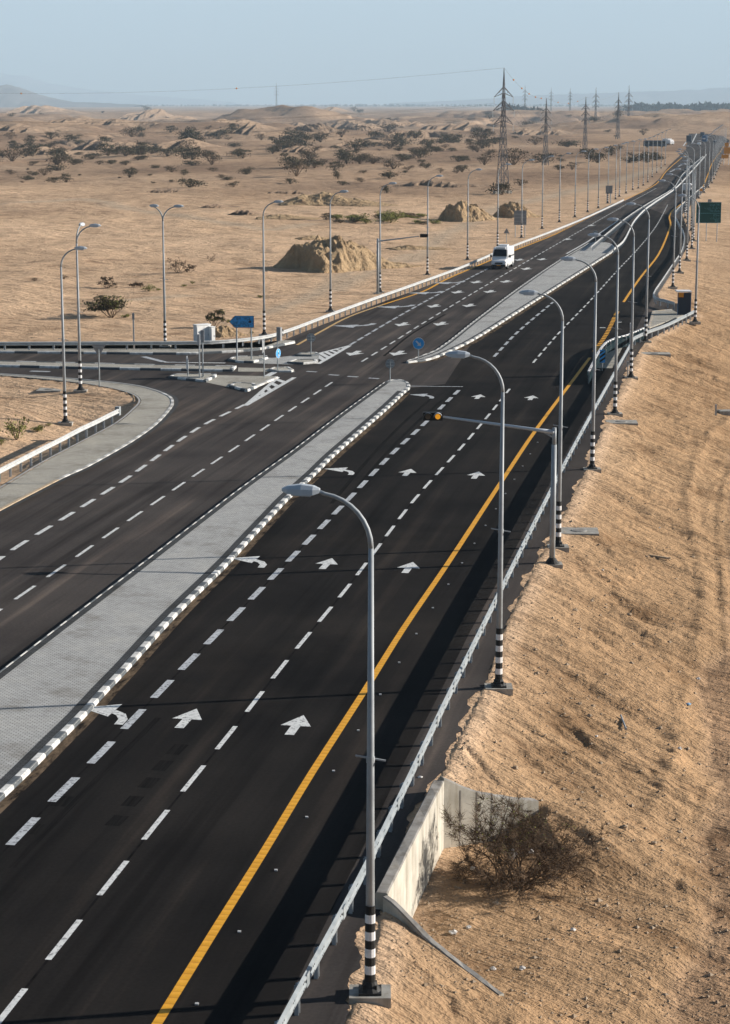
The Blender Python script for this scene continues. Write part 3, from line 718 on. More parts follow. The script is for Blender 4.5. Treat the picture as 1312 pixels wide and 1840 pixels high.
# strip island in the side road
sk = smooth(extend(line([(0,659.5),(120,662.5),(240,665),(360,667),(418,668)]), 80), 3)
sk2 = smooth(extend(line([(425,660.5),(300,658.5),(150,655),(0,651.5)]), 0, 80), 3)
slab('traffic_island', sk + sk2, M['paver_tan']); kerb('island_kerb', sk + [sk2[0]], 1.6, (0, 1), h=0.17); kerb('island_kerb', sk2, 1.6, (0, 1), h=0.17)
def island(px, m='paver_tan', block=0.9, seq=(1, 0), h=0.16):
    P = orient(line(px)); slab('traffic_island', P, M[m]); kerb('island_kerb', P + [P[0]], block, seq, h=h)
island([(304,679.5),(340,684),(370,687),(389,677.5),(389,674.5),(312,675)])
sheet('crossing_pad', line([(370,687.3),(390,674.5),(494,676.5),(447,699),(412,696)]), 0.014, M['paver_tan'])
island([(412,696.5),(445,704),(462,697),(458,692),(420,690)], block=0.8)
kerb('island_kerb', line([(445,704),(500,679.5)]), 0.8, (0, 0, 3), h=0.12)
island([(483,666.5),(497,669),(524,669),(528,667),(520,662.5),(492,662.5)], block=1.2, seq=(3, 0))
sheet('crossing_pad', line([(428,668),(428,660.5),(484,662),(484,668)]), 0.014, M['paver_tan'])
island([(409,649),(432,652),(455,652.5),(482,645),(480,642),(420,643)])
sheet('crossing_pad', line([(457,653),(483,644),(530,639),(574,638),(571,653.5),(516,655)]), 0.014, M['paver'])
island([(516,653.5),(545,655),(571,653),(569,648.5),(530,648.5)], block=1.4, seq=(1, 0, 0))
island([(531,640.5),(560,641),(574,639),(570,636),(540,636)], block=1.4, seq=(1, 1, 0))
for x, y in ((305,684),(335,689),(358,690.5),(384,694),(405,699),(427,703),(432,709)):
    pass
# bus bay paving on the right
sheet('bay_paving', line([(1072,662),(1080,640),(1091,625),(1106,613),(1128,607),(1117,628),(1100,662)]), 0.02, M['paver_tan'])
slab('bay_pavement', line([(1163,592),(1172,561),(1205,558),(1222,566),(1240,564)]), M['paver_tan'], 0.12)
kerb('bay_kerb', line([(1205,558),(1172,561),(1163,592)]), 1.0, (3, 2))

# ------------------------------------------------------------------ guardrails
def guardrail(L, label, step=2.0, h=0.78, bw=0.31, m='galv', flip=1, group=None, posts=True, lower=False, start=0.4, bolts=False):
    """W-beam on steel posts; the beam faces the right-hand side of L when flip = 1"""
    o = L[0].copy(); root = empty('guardrail', o, 0, label, 'guardrail', group)
    pl = [p - o for p in L]
    prof = [(0.0, h), (0.075, h-0.045), (0.075, h-0.10), (0.015, h-0.155), (0.075, h-0.21), (0.075, h-0.265), (0.0, h-bw), (-0.012, h-bw+0.02), (0.055, h-0.255), (0.055, h-0.215), (-0.005, h-0.155), (0.055, h-0.095), (0.055, h-0.055), (-0.012, h-0.02)]
    if flip < 0: prof = [(-a, z) for a, z in prof[::-1]]
    mb = MB(); n = len(prof); cols = []
    for a, z in prof: cols.append([(q.x, q.y, z + q.z) for q in offset(pl, a + flip*0.07)])
    for i in range(len(pl)):
        for k in range(n): mb.v.append(cols[k][i])
    for i in range(len(pl)-1):
        for k in range(n):
            k2 = (k+1) % n; mb.face((i*n+k, i*n+k2, (i+1)*n+k2, (i+1)*n+k))
    mb.face(list(range(n))); mb.face([(len(pl)-1)*n+k for k in range(n)][::-1])
    if bolts:
        for q, t in walk(offset(pl, flip*0.148), 1.0, 0.4):
            if q.y + o.y > 125: break
            for z_ in (h-0.075, h-0.235): mb.box((q.x, q.y, z_), (0.012, 0.045, 0.035), math.atan2(t.y, t.x)-math.pi/2, 1); mb.box((q.x+t.x*.13, q.y+t.y*.13, z_), (0.012, 0.045, 0.035), math.atan2(t.y, t.x)-math.pi/2, 1)
        for q, t in walk(offset(pl, flip*0.142), 4.0, 0.9):
            if q.y + o.y > 125: break
            mb.box((q.x, q.y, h-0.165), (0.02, 0.30, 0.315), math.atan2(t.y, t.x)-math.pi/2, 0); mb.box((q.x+t.x*.155, q.y+t.y*.155, h-0.165), (0.014, 0.012, 0.31), math.atan2(t.y, t.x)-math.pi/2, 1)
    beam = mb.build('beam', [M[m], M['bolt']], root)
    if lower:
        lb = MB()
        a, b = offset(pl, 0.02), offset(pl, 0.05); nn = len(pl)
        for q in range(nn): lb.v += [(a[q].x, a[q].y, 0.05), (a[q].x, a[q].y, h-bw), (b[q].x, b[q].y, h-bw), (b[q].x, b[q].y, 0.05)]
        for q in range(nn-1):
            for e in range(4): lb.face((q*4+e, q*4+(e+1) % 4, (q+1)*4+(e+1) % 4, (q+1)*4+e))
        lb.build('lower_panel', M['teal'], root)
        for p, t in walk(pl, 0.9, 0.3):
            tb = MB(); tb.box((p.x, p.y, h+0.03), (0.16, 0.62, 0.08), math.atan2(t.y, t.x)-math.pi/2); tb.build('cap', M['white_band'], root)
    if posts:
        pm = MB(); w_ = 0.10
        pm.box((0, -0.035, (h-0.08-0.4)/2), (0.012, 0.0, 0), 0) if False else None
        zc, hh = (h-0.09-0.5)/2, h-0.09+0.5
        pm.box((0, 0, zc), (0.012, 0.13, hh)); pm.box((0, 0.068, zc), (0.10, 0.012, hh+0.004)); pm.box((0, -0.068, zc), (0.10, 0.012, hh+0.004))
        pm.box((flip*0.035, 0, h-0.155), (0.05, 0.15, 0.20))
        proto = None
        W_ = walk(pl, step, start)
        for p, t in W_[:100]:
            if proto is None: proto = pm.build('post', M['galv_post'], root); q = proto
            else: q = proto.copy(); COL.objects.link(q); q.parent = root
            q.location = p; q.rotation_euler = (0, 0, math.atan2(t.y, t.x)-math.pi/2)
        if len(W_) > 100:
            rest = MB()
            for p, t in W_[100:]: rest.box((p.x, p.y, zc), (0.09, 0.09, hh))
            tag(rest.build('post_row', M['galv_post'], root), kind='stuff')
    return root
rail1 = smooth(extend(line(rail_base)[::5] + [at(*rail_base[-1])], 12), 6)
rail1 += smooth(line([(1137,622),(1160,611),(1197,597),(1246,572)]), 3)[1:]
guardrail(rail1, 'long grey guardrail beside the near right shoulder, from the bottom edge to the bus bay', flip=1, h=0.80, bw=0.33, bolts=True)
def ridge_rail_base(top, h=0.78):
    return [at(x, y, h).xy.to_3d() for x, y in top]
g2 = smooth(ridge_rail_base([(1058,668),(1066,652),(1074,636),(1088,617),(1105,608.5),(1128,602),(1157,590),(1163,588)], 0.95), 3)
guardrail(g2, 'dark barrier curving round the paved tip of the bus bay, chevron board beside it', h=0.95, flip=-1, lower=True, m='teal')
g3 = smooth(ridge_rail_base([(1214,543),(1197,538),(1181,534),(1176,526),(1190,504),(1210,474),(1226,450),(1231,427),(1228,413),(1221,401),(1214,384),(1221,372),(1247,348),(1264,334)]), 3)
guardrail(g3, 'white guardrail behind the bus bay bending away beside the far right lamps', flip=-1, m='galv_bright')
g4 = smooth(extend(ridge_rail_base([(0,883-16),(15,842.5),(49,824),(81,807),(112,791),(141,775),(170,761),(193,749),(211,740)]), 25), 3)
g4 = smooth(extend(line([(15,858),(49,840),(81,823),(112,807),(141,791),(170,777),(193,765),(211,756)]), 30), 3)
rr = guardrail(g4, 'short guardrail with a square end on sand, left of the slip road pavement', m='galv_bright', flip=1, step=1.75, start=0.6)
e_ = MB(); t_ = (g4[-1]-g4[-2]).normalized(); e_.box(g4[-1]-g4[0]+t_*0.15+Vector((0, 0, 0.62)), (0.35, 0.3, 0.55), math.atan2(t_.y, t_.x)); e_.build('end_piece', M['galv'], rr)
g5 = smooth(extend(line([(0,631),(140,630.5),(280,630),(340,629.5),(394,628),(440,624),(480,618),(505,611),(547,595.5),(596,576),(661,551.5),(745,521),(830,489),(900,458.5),(1000,419.5),(1060,394),(1120,365)]), 60), 3)
guardrail(g5, 'white guardrail along the far side of the side road and main road, desert behind', m='galv_bright', flip=1)
g6 = smooth(ridge_rail_base([(1064,442),(1095,416),(1134,385),(1170,362),(1209,339),(1219,326),(1228,312),(1264,280)]), 3)
guardrail(g6, 'white median guardrail on the left starting behind the island sign', m='galv_bright', flip=-1)
g7 = smooth(ridge_rail_base([(1102,446),(1119,432),(1131,410),(1140,394),(1162,372),(1207,342),(1221,330),(1235,315),(1269,277)]), 3)
guardrail(g7, 'white median guardrail on the right starting at the island tip', m='galv_bright', flip=1)

# ------------------------------------------------------------------ street lamps
LAMP_H = 11.85
def lamp_parts(root, arms, detail=True, bands=True):
    n = 12 if detail else 6; zr = LAMP_H-1.45
    p = MB(); p.tube([(0,0,0.12),(0,0,zr*0.5),(0,0,zr+0.001)], [0.115, 0.088, 0.06], n); pole = p.build('pole', M['pole'], root, True)
    c = MB(); c.tube([(0,0,zr*0.53),(0,0,zr*0.53+0.14)], [0.10, 0.10], n); c.bar((-0.34,0.0,zr*0.53+0.16),(0.34,0,zr*0.53+0.04),0.035); c.build('collar', M['pole'], pole)
    if bands:
        b = MB()
        for k in range(9):
            z0 = 0.30+k*0.205; r = 0.130-0.0012*k; b.tube([(0,0,z0),(0,0,z0+0.205)], [r, r-0.002], n, k % 2, cap=(k in (0, 8)))
        b.build('stripe_band', [M['black_band'], M['white_band']], root)
    f = MB(); f.box((0,0,-0.06),(0.95,0.75,0.24)); f.build('footing', M['concrete_slab'], root)
    g = MB(); g.box((0,0,0.085),(0.52,0.52,0.05)); g.tube([(0,0,0.11),(0,0,0.2),(0,0,0.32)], [0.26,0.19,0.14], n)
    for a in range(4): g.tube([(0.2*math.cos(a*1.57+.78),0.2*math.sin(a*1.57+.78),0.1),(0.2*math.cos(a*1.57+.78),0.2*math.sin(a*1.57+.78),0.26)], 0.025, 6)
    g.build('base_flange', M['black_band'], root)
    for ang, reach in arms:
        a = MB(); pts = []; cx, cy = math.cos(ang), math.sin(ang)
        for k in range(9):
            th = k/8*math.pi*0.46; r_ = 1.18
            pts.append((cx*r_*(1-math.cos(th)), cy*r_*(1-math.cos(th)), zr + r_*math.sin(th)))
        e = pts[-1]; pts.append((cx*reach, cy*reach, e[2]+0.06)); a.tube(pts, [0.06-0.0022*k for k in range(10)], 8 if detail else 5)
        arm = a.build('arm', M['pole'], root, True)
        zc = e[2]+0.07
        def sect(x, hw, zt, zb): return [(x,-hw,zb),(x,-hw*0.95,(zt+zb)/2+0.02),(x,-hw*0.55,zt),(x,hw*0.55,zt),(x,hw*0.95,(zt+zb)/2+0.02),(x,hw,zb)]
        ss = [sect(reach-0.04,0.05,0.05,-0.05), sect(reach+0.1,0.13,0.10,-0.09), sect(reach+0.36,0.175,0.13,-0.10), sect(reach+0.66,0.15,0.09,-0.07), sect(reach+0.80,0.06,0.03,-0.03)]
        h = MB()
        for s_ in ss:
            for x, y, z in s_: h.v.append((x*cx-y*cy, x*cy+y*cx, z+zc))
        for i in range(len(ss)-1):
            for k in range(6):
                k2 = (k+1) % 6; h.face((i*6+k, i*6+k2, (i+1)*6+k2, (i+1)*6+k))
        h.face(range(6)[::-1]); h.face(range(24, 30))
        hd = h.build('lamp_head', M['lamp_shell'], root, False)
        l = MB(); q = Matrix.Rotation(ang, 3, 'Z'); l.box(q @ Vector((reach+0.36, 0, zc-0.103-0.0)), (0.44, 0.26, 0.03), ang); l.build('lens', M['lamp_glass'], hd)
ORD = 'first second third fourth fifth sixth seventh eighth ninth tenth eleventh twelfth thirteenth fourteenth fifteenth sixteenth seventeenth eighteenth nineteenth twentieth'.split()
ARM_L = math.pi - ROADROT; ARM_R = -ROADROT
GR, GL = 'street lamps along the right edge of the road', 'street lamps along the left edge of the road'
right_px = [(665,1790),(896,1238),(1003,985),(1064,845),(1105,745),(1134,680),(1160,615),(1249,580),(1209,517),(1221,490),(1234,468),(1243,447),(1246,433),(1242,415),(1235,403),(1231,393)]
notes = ['nearest tall street lamp at the bottom, standing by the culvert', 'second street lamp from the front, beside the guardrail above the culvert', 'third street lamp from the front, right behind the signal mast', 'fourth street lamp from the front on the right verge',
 'fifth street lamp from the front, by the small concrete slab', 'sixth street lamp from the front, next to the thin bus sign post', 'seventh street lamp from the front, at the bus bay guardrail', 'tall street lamp standing on the sand right of the bus bay end']
root = empty('street_lamp', ground_at(665,1790), 0, notes[0], 'street lamp', GR); lamp_parts(root, [(ARM_L, 1.18)])
protoR = root
def settle(o, p):
    o.rotation_euler = (R(random.Random(int(p.y*10)).uniform(-.35, .35)), R(random.Random(int(p.y*7)).uniform(-.35, .35)), 0)
    o.location = (p.x, p.y, max(p.z, -0.28) + 0.06)
settle(root, at(665, 1790))
for i, (x, y) in enumerate(right_px[1:], 1):
    p = at(x, y, -0.05); c = copy_tree(protoR); settle(c, Vector((p.x, p.y, -0.06)))
    c['label'] = notes[i] if i < 8 else f'small banded street lamp, {ORD[i]} from the front along the right verge'
# far right-hand lamps, every 22 m along the outer edge
far_r = smooth(line([(1231,393),(1232,383),(1262,350),(1280,328),(1292,300),(1305,277)]), 4)
for p, t in walk(far_r, 29, 22):
    c = copy_tree(protoR); c.location = (p.x, p.y, -0.05); c['label'] = 'tiny distant street lamp in the far right row'
rootL = empty('street_lamp', at(118,765), 0, 'nearest street lamp on the left, on sand behind the short guardrail', 'street lamp', GL); lamp_parts(rootL, [(ARM_R, 1.0)])
p = ground_at(118, 765); rootL.location = (p.x, p.y, p.z+0.08)
dbl = empty('street_lamp', at(145,704), 0, 'two-armed street lamp on sand behind the slip road corner', 'street lamp', GL); lamp_parts(dbl, [(ARM_R, 1.0), (R(80), 0.9)])
p = ground_at(145, 704); dbl.location = (p.x, p.y, p.z+0.08)
d2 = empty('street_lamp', at(297,622), 0, 'two-armed street lamp behind the side road guardrail, left of the white cabinets', 'street lamp', GL); lamp_parts(d2, [(ARM_R, 1.0), (R(150), 0.5)])
d2.location = at(297, 622)
left_px = [(475,603),(594,560),(683,526),(768,495),(840,468),(894,446),(937,428),(974,412),(1005,400),(1033,391),(1056,382),(1075,375),(1092,366),(1106,359),(1113,354),(1125,348),(1137,342),(1147,339),(1156,334),(1164,328),(1172,319),(1180,311),(1188,303),(1195,297)]
lnotes = ['street lamp behind the blue direction sign', 'street lamp at the bend of the left guardrail in front of the earth mound', 'street lamp beside the left signal mast', 'street lamp just right of the left signal mast', 'street lamp left of the white van, behind the guardrail', 'street lamp directly behind the white van', 'street lamp in front of the grey board with two posts', 'street lamp just right of the grey board with two posts']
for i, (x, y) in enumerate(left_px):
    c = copy_tree(rootL); p = at(x, y, -0.1); c.location = (p.x, p.y, -0.05)
    c['label'] = lnotes[i] if i < 8 else (f'small street lamp, {ORD[i-7]} beyond the grey board in the left row' if i < 16 else 'tiny distant street lamp in the far left row')
    if i > 15: c['group'] = GL

# ------------------------------------------------------------------ signal masts
def signal_head(parent, c, facing, horiz, lenses, mbox='black'):
    """c centre, facing: plan angle the lenses look towards"""
    q = Matrix.Rotation(facing+math.pi/2, 3, 'Z')           # local -Y looks along facing
    b = MB(); size = (0.86, 0.22, 0.36) if horiz else (0.36, 0.22, 1.0); b.box(c, size, tilt=q); hd = b.build('signal_head', M[mbox], parent)
    for k, mname in enumerate(lenses):
        o = (k-(len(lenses)-1)/2)*0.44; d = Vector((o, -0.12, 0)) if horiz else Vector((0, -0.12, -o*0.75))
        l = MB(); ctr = Vector(c)+q @ d; nr = q @ Vector((0,-1,0)); l.disc(ctr, nr, 0.12, 0.03, 18); l.build('lens', M[mname], hd)
        v = MB(); n = 10
        for t in range(n+1):
            a = math.pi*t/n; e = Vector((math.cos(a)*0.185, 0, math.sin(a)*0.185))
            for y, r_ in ((0.0, 1.0), (-0.24, 1.0), (-0.24, 0.93), (0.0, 0.93)): v.v.append(tuple(ctr + q @ Vector((e.x*r_, y, e.z*r_))))
        for t in range(n):
            for e in range(4): v.face((t*4+e, t*4+(e+1) % 4, (t+1)*4+(e+1) % 4, (t+1)*4+e))
        v.build('visor', M['black'] if mname != 'amber' else M['grey_cladding'], hd)
b0 = at(992, 1015, -0.1)
sm = empty('signal_mast', b0, 0, 'grey signal mast on the right verge with lit amber light over the road', 'traffic light')
t = MB(); t.tube([(0,0,0.05),(0,0,5.4)], [0.13, 0.115], 12); t.tube([(0,0,5.4),(0,0,6.15)], [0.095, 0.09], 12); t.build('pole', M['pole'], sm, True)
a0 = Vector((0,0,5.95)); a1 = at(803,750,6.7)-b0; a1 = Vector((a1.x, a1.y, 6.75)); 
a1 = Vector((-4.85, 0.9, 6.50))
t = MB(); t.tube([a0, a0.lerp(a1, .15), a1], [0.11, 0.075, 0.05], 10); t.build('arm', M['lamp_shell'], sm, True)
t = MB(); t.box((0,0,-0.02),(0.9,0.7,0.2)); t.build('footing', M['concrete_slab'], sm)
t = MB(); t.tube([(0,0,0.06),(0,0,0.16),(0,0,0.34)], [0.36,0.28,0.14], 12); t.build('base_flange', M['black_band'], sm)
t = MB(); t.bar(a0+Vector((0.0,0,-0.25)), a0.lerp(a1, .12), 0.06); t.build('bracket', M['pole'], sm)
signal_head(sm, a1+Vector((-0.45,0.05,0.02)), R(-90)+0.0, True, ['dim_lens', 'amber'])
b0 = at(679, 528, -0.1)
sm2 = empty('signal_mast', b0, 0, 'grey signal mast behind the left guardrail, dark signal on its arm', 'traffic light')
t = MB(); t.tube([(0,0,0.0),(0,0,5.9)], [0.15, 0.13], 10); t.build('pole', M['pole'], sm2, True)
a0 = Vector((0,0,5.6)); a1 = Vector((4.4,-0.8,6.2)); t = MB(); t.tube([a0, a1], [0.09, 0.055], 8); t.build('arm', M['galv_post'], sm2)
t = MB(); t.box((0,0,-0.02),(0.9,0.7,0.2)); t.build('footing', M['concrete_slab'], sm2)
signal_head(sm2, a1+Vector((0.5,0,0.05)), R(90), True, ['dim_lens', 'dim_lens'])

# ------------------------------------------------------------------ signs
def text_mesh(body, size, m, parent, loc, align='CENTER', tilt=None, name='lettering'):
    cu = bpy.data.curves.new(name, 'FONT'); cu.body = body; cu.size = size; cu.align_x = align; cu.align_y = 'CENTER'; cu.extrude = 0.004
    ob = bpy.data.objects.new(name, cu); COL.objects.link(ob)
    dg = bpy.context.evaluated_depsgraph_get(); me = bpy.data.meshes.new_from_object(ob.evaluated_get(dg)); bpy.data.objects.remove(ob)
    me.materials.clear(); me.materials.append(m)
    o = bpy.data.objects.new(name, me); COL.objects.link(o); o.parent = parent; o.location = loc; o.rotation_euler = (math.pi/2, 0, 0)
    return o
HEB = '\u05d1\u05d0\u05e8 \u05d0\u05d5\u05e8\u05d4'[::-1]; ARB = '\u0628\u0626\u0631 \u0623\u0648\u0631\u0627'[::-1]
p = at(440, 646, 0.13)
s = empty('direction_sign', p, 0, 'blue arrow-shaped direction sign on two posts on a traffic island', 'sign')
k = 3700/math.hypot(p.y, CAM_H)
zc = above(436, 581, p); hw, hh = 22/k, 10.6/k; ox = (435-440)/k
t = MB(); pr = [(-hw, 0, 0), (-hw*0.55, 0, -hh), (hw, 0, -hh), (hw, 0, hh), (-hw*0.55, 0, hh)]
t.extrude([(x+ox, 0, z+zc) for x, y, z in pr], (0, -0.03, 0), (0, 0.03, 0)); pan = t.build('panel', M['blue_sign'], s)
for i in range(5):
    t = MB() if i == 0 else t
    a, b_ = pr[i], pr[(i+1) % 5]; t.bar((a[0]*0.985+ox, -0.034, a[2]*0.97+zc), (b_[0]*0.985+ox, -0.034, b_[2]*0.97+zc), 0.035)
t.build('border', M['blue_text'], pan)
text_mesh(HEB, 0.36, M['blue_text'], pan, (ox-0.05, -0.04, zc+0.27)); text_mesh(ARB, 0.36, M['blue_text'], pan, (ox-0.05, -0.04, zc+0.0)); text_mesh("Be'er Ora", 0.33, M['blue_text'], pan, (ox-0.05, -0.04, zc-0.28))
t = MB()
for a in range(10): q = a/10*6.283; t.bar((ox+hw*0.68+0.20*math.cos(q), -0.034, zc+0.20*math.sin(q)), (ox+hw*0.68+0.26*math.cos(q), -0.034, zc+0.26*math.sin(q)), 0.04)
t.disc((ox+hw*0.68, -0.034, zc), (0,1,0), 0.12, 0.012, 12); t.build('emblem', M['blue_text'], pan)
for dx in (-14/k, 12/k):
    t = MB(); t.tube([(dx, 0.05, -0.05), (dx, 0.05, zc+hh)], 0.06, 8); t.build('post', M['pole'], s)
def round_sign(px, py, cy, dia, label, front=None, face=-90, z0=0.13, stretch=None):
    p = at(px, py, z0); k = 3700/math.hypot(p.y, CAM_H); zc = above(px, cy, p); r = dia/2/k
    s = empty('road_sign', p, 0, label, 'sign'); n = Vector((math.cos(R(face)), math.sin(R(face)), 0))
    t = MB(); t.tube([(0,0,-0.1),(0,0,zc+r*0.6)], 0.04, 8); t.build('post', M['galv'], s)
    c = Vector((0,0,zc)) + n*0.06
    if front:
        t = MB(); t.disc(c, n, r, 0.02, 28); pl = t.build('plate', M['sign_white'], s); t = MB(); t.disc(c+n*0.008, n, r*0.93, 0.02, 28); t.build('face', M['blue_sign'], pl)
        u = Vector((-n.y, n.x, 0)); t = MB(); cc = c + n*0.022
        if front == 'arrow':
            d = (u*0.7 + Vector((0,0,-0.7))).normalized(); w2 = d.cross(n).normalized()
            t.poly([cc-d*r*0.6-w2*r*0.13, cc+d*r*0.1-w2*r*0.13, cc+d*r*0.1+w2*r*0.13, cc-d*r*0.6+w2*r*0.13]); t.poly([cc+d*r*0.62, cc+d*r*0.08+w2*r*0.4, cc+d*r*0.08-w2*r*0.4])
            t.build('arrow_mark', M['sign_white'], pl)
        else:
            t.disc(cc+Vector((0,0,r*0.45)), n, r*0.17, 0.006, 12); t.bar(cc+Vector((0,0,r*0.25)), cc+Vector((0,0,-r*0.15)), r*0.28); t.bar(cc+Vector((0,0,-r*0.1)), cc+u*r*0.3+Vector((0,0,-r*0.65)), r*0.15); t.bar(cc+Vector((0,0,-r*0.1)), cc-u*r*0.3+Vector((0,0,-r*0.65)), r*0.15)
            t.build('walker_mark', M['sign_white'], pl)
    else:
        t = MB(); t.disc(c, n, r, 0.025, 24); pl = t.build('plate', M['grey_back'], s)
        t = MB(); t.box(Vector((0,0,zc+r*0.35)), (r*1.5, 0.04, 0.05)); t.box(Vector((0,0,zc-r*0.35)), (r*1.5, 0.04, 0.05)); t.build('bracket', M['galv_post'], pl)
    return s
round_sign(752, 644, 620, 21, 'round blue sign with white down arrow at the far median tip', 'arrow')
round_sign(701, 687, 657, 17, 'grey back of a round sign at the near median nose', None, 90)
round_sign(559, 637, 610, 16, 'grey back of a round sign on the island with hatched lines', None, 90)
round_sign(1070, 440, 421, 10, 'small round sign at the start of the median guardrails', None, 90)
sp = round_sign(499, 665, 638, 17, 'slim signal post carrying a round blue pedestrian sign seen edge on', 'walker', -28)
kk = 3700/math.hypot(sp.location.y, CAM_H)
t = MB(); t.tube([(0,0,1.4),(0,0,2.9)], 0.045, 8); t.build('upper_post', M['pole'], sp); signal_head(sp, Vector((0.14, 0.05, above(500, 603, sp.location))), R(60), False, ['dim_lens', 'dim_lens'], 'grey_back')
def post_thing(px, py, top, label, cat='sign', r=0.045, name='sign_post', z0=0.0):
    p = at(px, py, z0); s = empty(name, p, 0, label, cat); zt = above(px, top, p); t = MB(); t.tube([(0,0,-0.15),(0,0,zt)], r, 8); t.build('post', M['pole'], s); return s, p, zt
s, p, zt = post_thing(475, 678, 609, 'plain post with a narrow white edge-on plate in front of the side road'); t = MB(); t.box((-0.1,0,zt-0.55),(0.06,0.75,0.95)); t.build('plate', M['sign_white'], s)
s, p, zt = post_thing(338, 676, 650, 'short post with a white edge-on plate on the kerbed island', z0=0.13); t = MB(); t.box((-0.05,0,zt-0.25),(0.12,0.75,0.85),0.1); t.box((-0.05,0,zt+0.22),(0.08,0.4,0.12),0.1); t.build('plate', M['sign_white'], s)
s, p, zt = post_thing(359, 679, 605, 'signal post left of its twin before the white cabinets', 'traffic light', 0.05, 'signal_post', 0.13); t = MB(); t.box((-0.05,0,zt-0.35),(0.22,0.2,0.8)); t.build('signal_head', M['grey_cladding'], s)
s, p, zt = post_thing(365, 677, 600, 'signal post right of its twin before the white cabinets', 'traffic light', 0.05, 'signal_post', 0.13); t = MB(); t.box((0.0,0,zt-0.3),(0.25,0.22,0.9)); t.build('signal_head', M['grey_back'], s)
p = at(179, 694, 0.1); s = empty('road_sign', p, 0, 'grey back of a triangular give-way sign at the slip road corner', 'sign'); zc = above(179, 629, p)
t = MB(); t.tube([(0,0,-0.2),(0,0,zc)], 0.05, 8); t.build('post', M['galv'], s)
t = MB(); t.extrude([(-0.52,0,zc+0.30),(0,0,zc-0.62),(0.52,0,zc+0.30)], (0,0.05,0), (0,0.08,0)); pl = t.build('plate', M['grey_back'], s); t = MB(); t.box((0,0.02,zc+0.12),(0.6,0.04,0.05)); t.build('bracket', M['galv_post'], pl)
p = ground_at(241, 627); s = empty('marker_post', p, 0, 'thin grey steel post standing alone behind the side road guardrail', 'post'); t = MB(); t.box((0,0,1.45),(0.11,0.09,3.1)); t.build('post', M['galv_post'], s); t = MB(); t.box((0,-0.06,2.7),(0.2,0.03,0.5)); t.build('plate', M['grey_back'], s)
# grey backs of boards beyond the left guardrail
def board(px, py, x0, x1, y0, y1, label, m, posts, txt=None):
    p = at(px, py, -0.1); k = 3700/math.hypot(p.y, CAM_H); s = empty('sign_board', p, 0, label, 'sign')
    za, zb = above(px, y1, p), above(px, y0, p); xa, xb = (x0-px)/k, (x1-px)/k
    t = MB(); t.box(((xa+xb)/2, 0, (za+zb)/2), (xb-xa, 0.06, zb-za)); pan = t.build('panel', M[m], s)
    for q in posts: t = MB(); t.tube([((q-px)/k, 0.09, -0.3), ((q-px)/k, 0.09, zb-0.05)], 0.06 if k > 9 else 0.1, 6); t.build('post', M['pole'], s)
    return s, pan, xa, xb, za, zb, k
s, pan, xa, xb, za, zb, k = board(935, 427, 923.5, 945.5, 377, 403, 'large grey back of a board on two posts behind the left guardrail', 'grey_back', (926, 943))
t = MB()
for q in (0.25, 0.5, 0.75): t.box(((xa+xb)/2, -0.05, za+(zb-za)*q), (xb-xa-0.05, 0.04, 0.06))
t.build('stiffener', M['galv_post'], pan)
board(1094, 366, 1088, 1100, 332.5, 347, 'small grey back of a board far along the left lamp row', 'grey_back', (1091, 1097))
p = at(910, 437, -0.1); s = empty('road_sign', p, 0, 'grey back of a triangular warning sign behind the white van', 'sign'); zc = above(910, 414, p)
t = MB(); t.tube([(0,0,-0.2),(0,0,zc+0.2)], 0.05, 6); t.build('post', M['galv'], s); t = MB(); t.extrude([(-0.42,0,zc-0.32),(0.42,0,zc-0.32),(0,0,zc+0.45)], (0,-0.04,0), (0,-0.01,0)); t.build('plate', M['grey_back'], s)
s, pan, xa, xb, za, zb, k = board(1272, 432, 1250, 1294, 362, 399.5, 'dark green direction board with rows of text on two posts, right', 'green_sign', (1269, 1288))
wd, hg = xb-xa, zb-za
t = MB()
for z in (za+0.03, zb-0.03, za+hg*0.47): t.box(((xa+xb)/2, -0.04, z), (wd-0.02, 0.02, 0.07))
for x in (xa+0.03, xb-0.03): t.box((x, -0.04, (za+zb)/2), (0.06, 0.018, hg))
t.box((xa+wd*0.15, -0.04, (za+zb)/2), (0.05, 0.016, hg)); t.build('border', M['green_text'], pan)
for i, (tx, f) in enumerate((('\u05ea\u05dc \u05d0\u05d1\u05d9\u05d1'[::-1], 0.87), ('\u062a\u0644 \u0623\u0628\u064a\u0628'[::-1], 0.73), ('Tel Aviv', 0.58), ('\u05d0\u05d9\u05dc\u05ea'[::-1], 0.36), ('\u0625\u064a\u0644\u0627\u062a'[::-1], 0.23), ('Elat', 0.09))):
    text_mesh(tx, hg*0.15, M['green_text'], pan, (xb-wd*0.06, -0.04, za+hg*f), 'RIGHT')
t = MB(); t.box(((xa+xb)/2+0.1, 0.03, zb+0.22), (0.55, 0.05, 0.4)); t.build('top_plate', M['grey_back'], s)
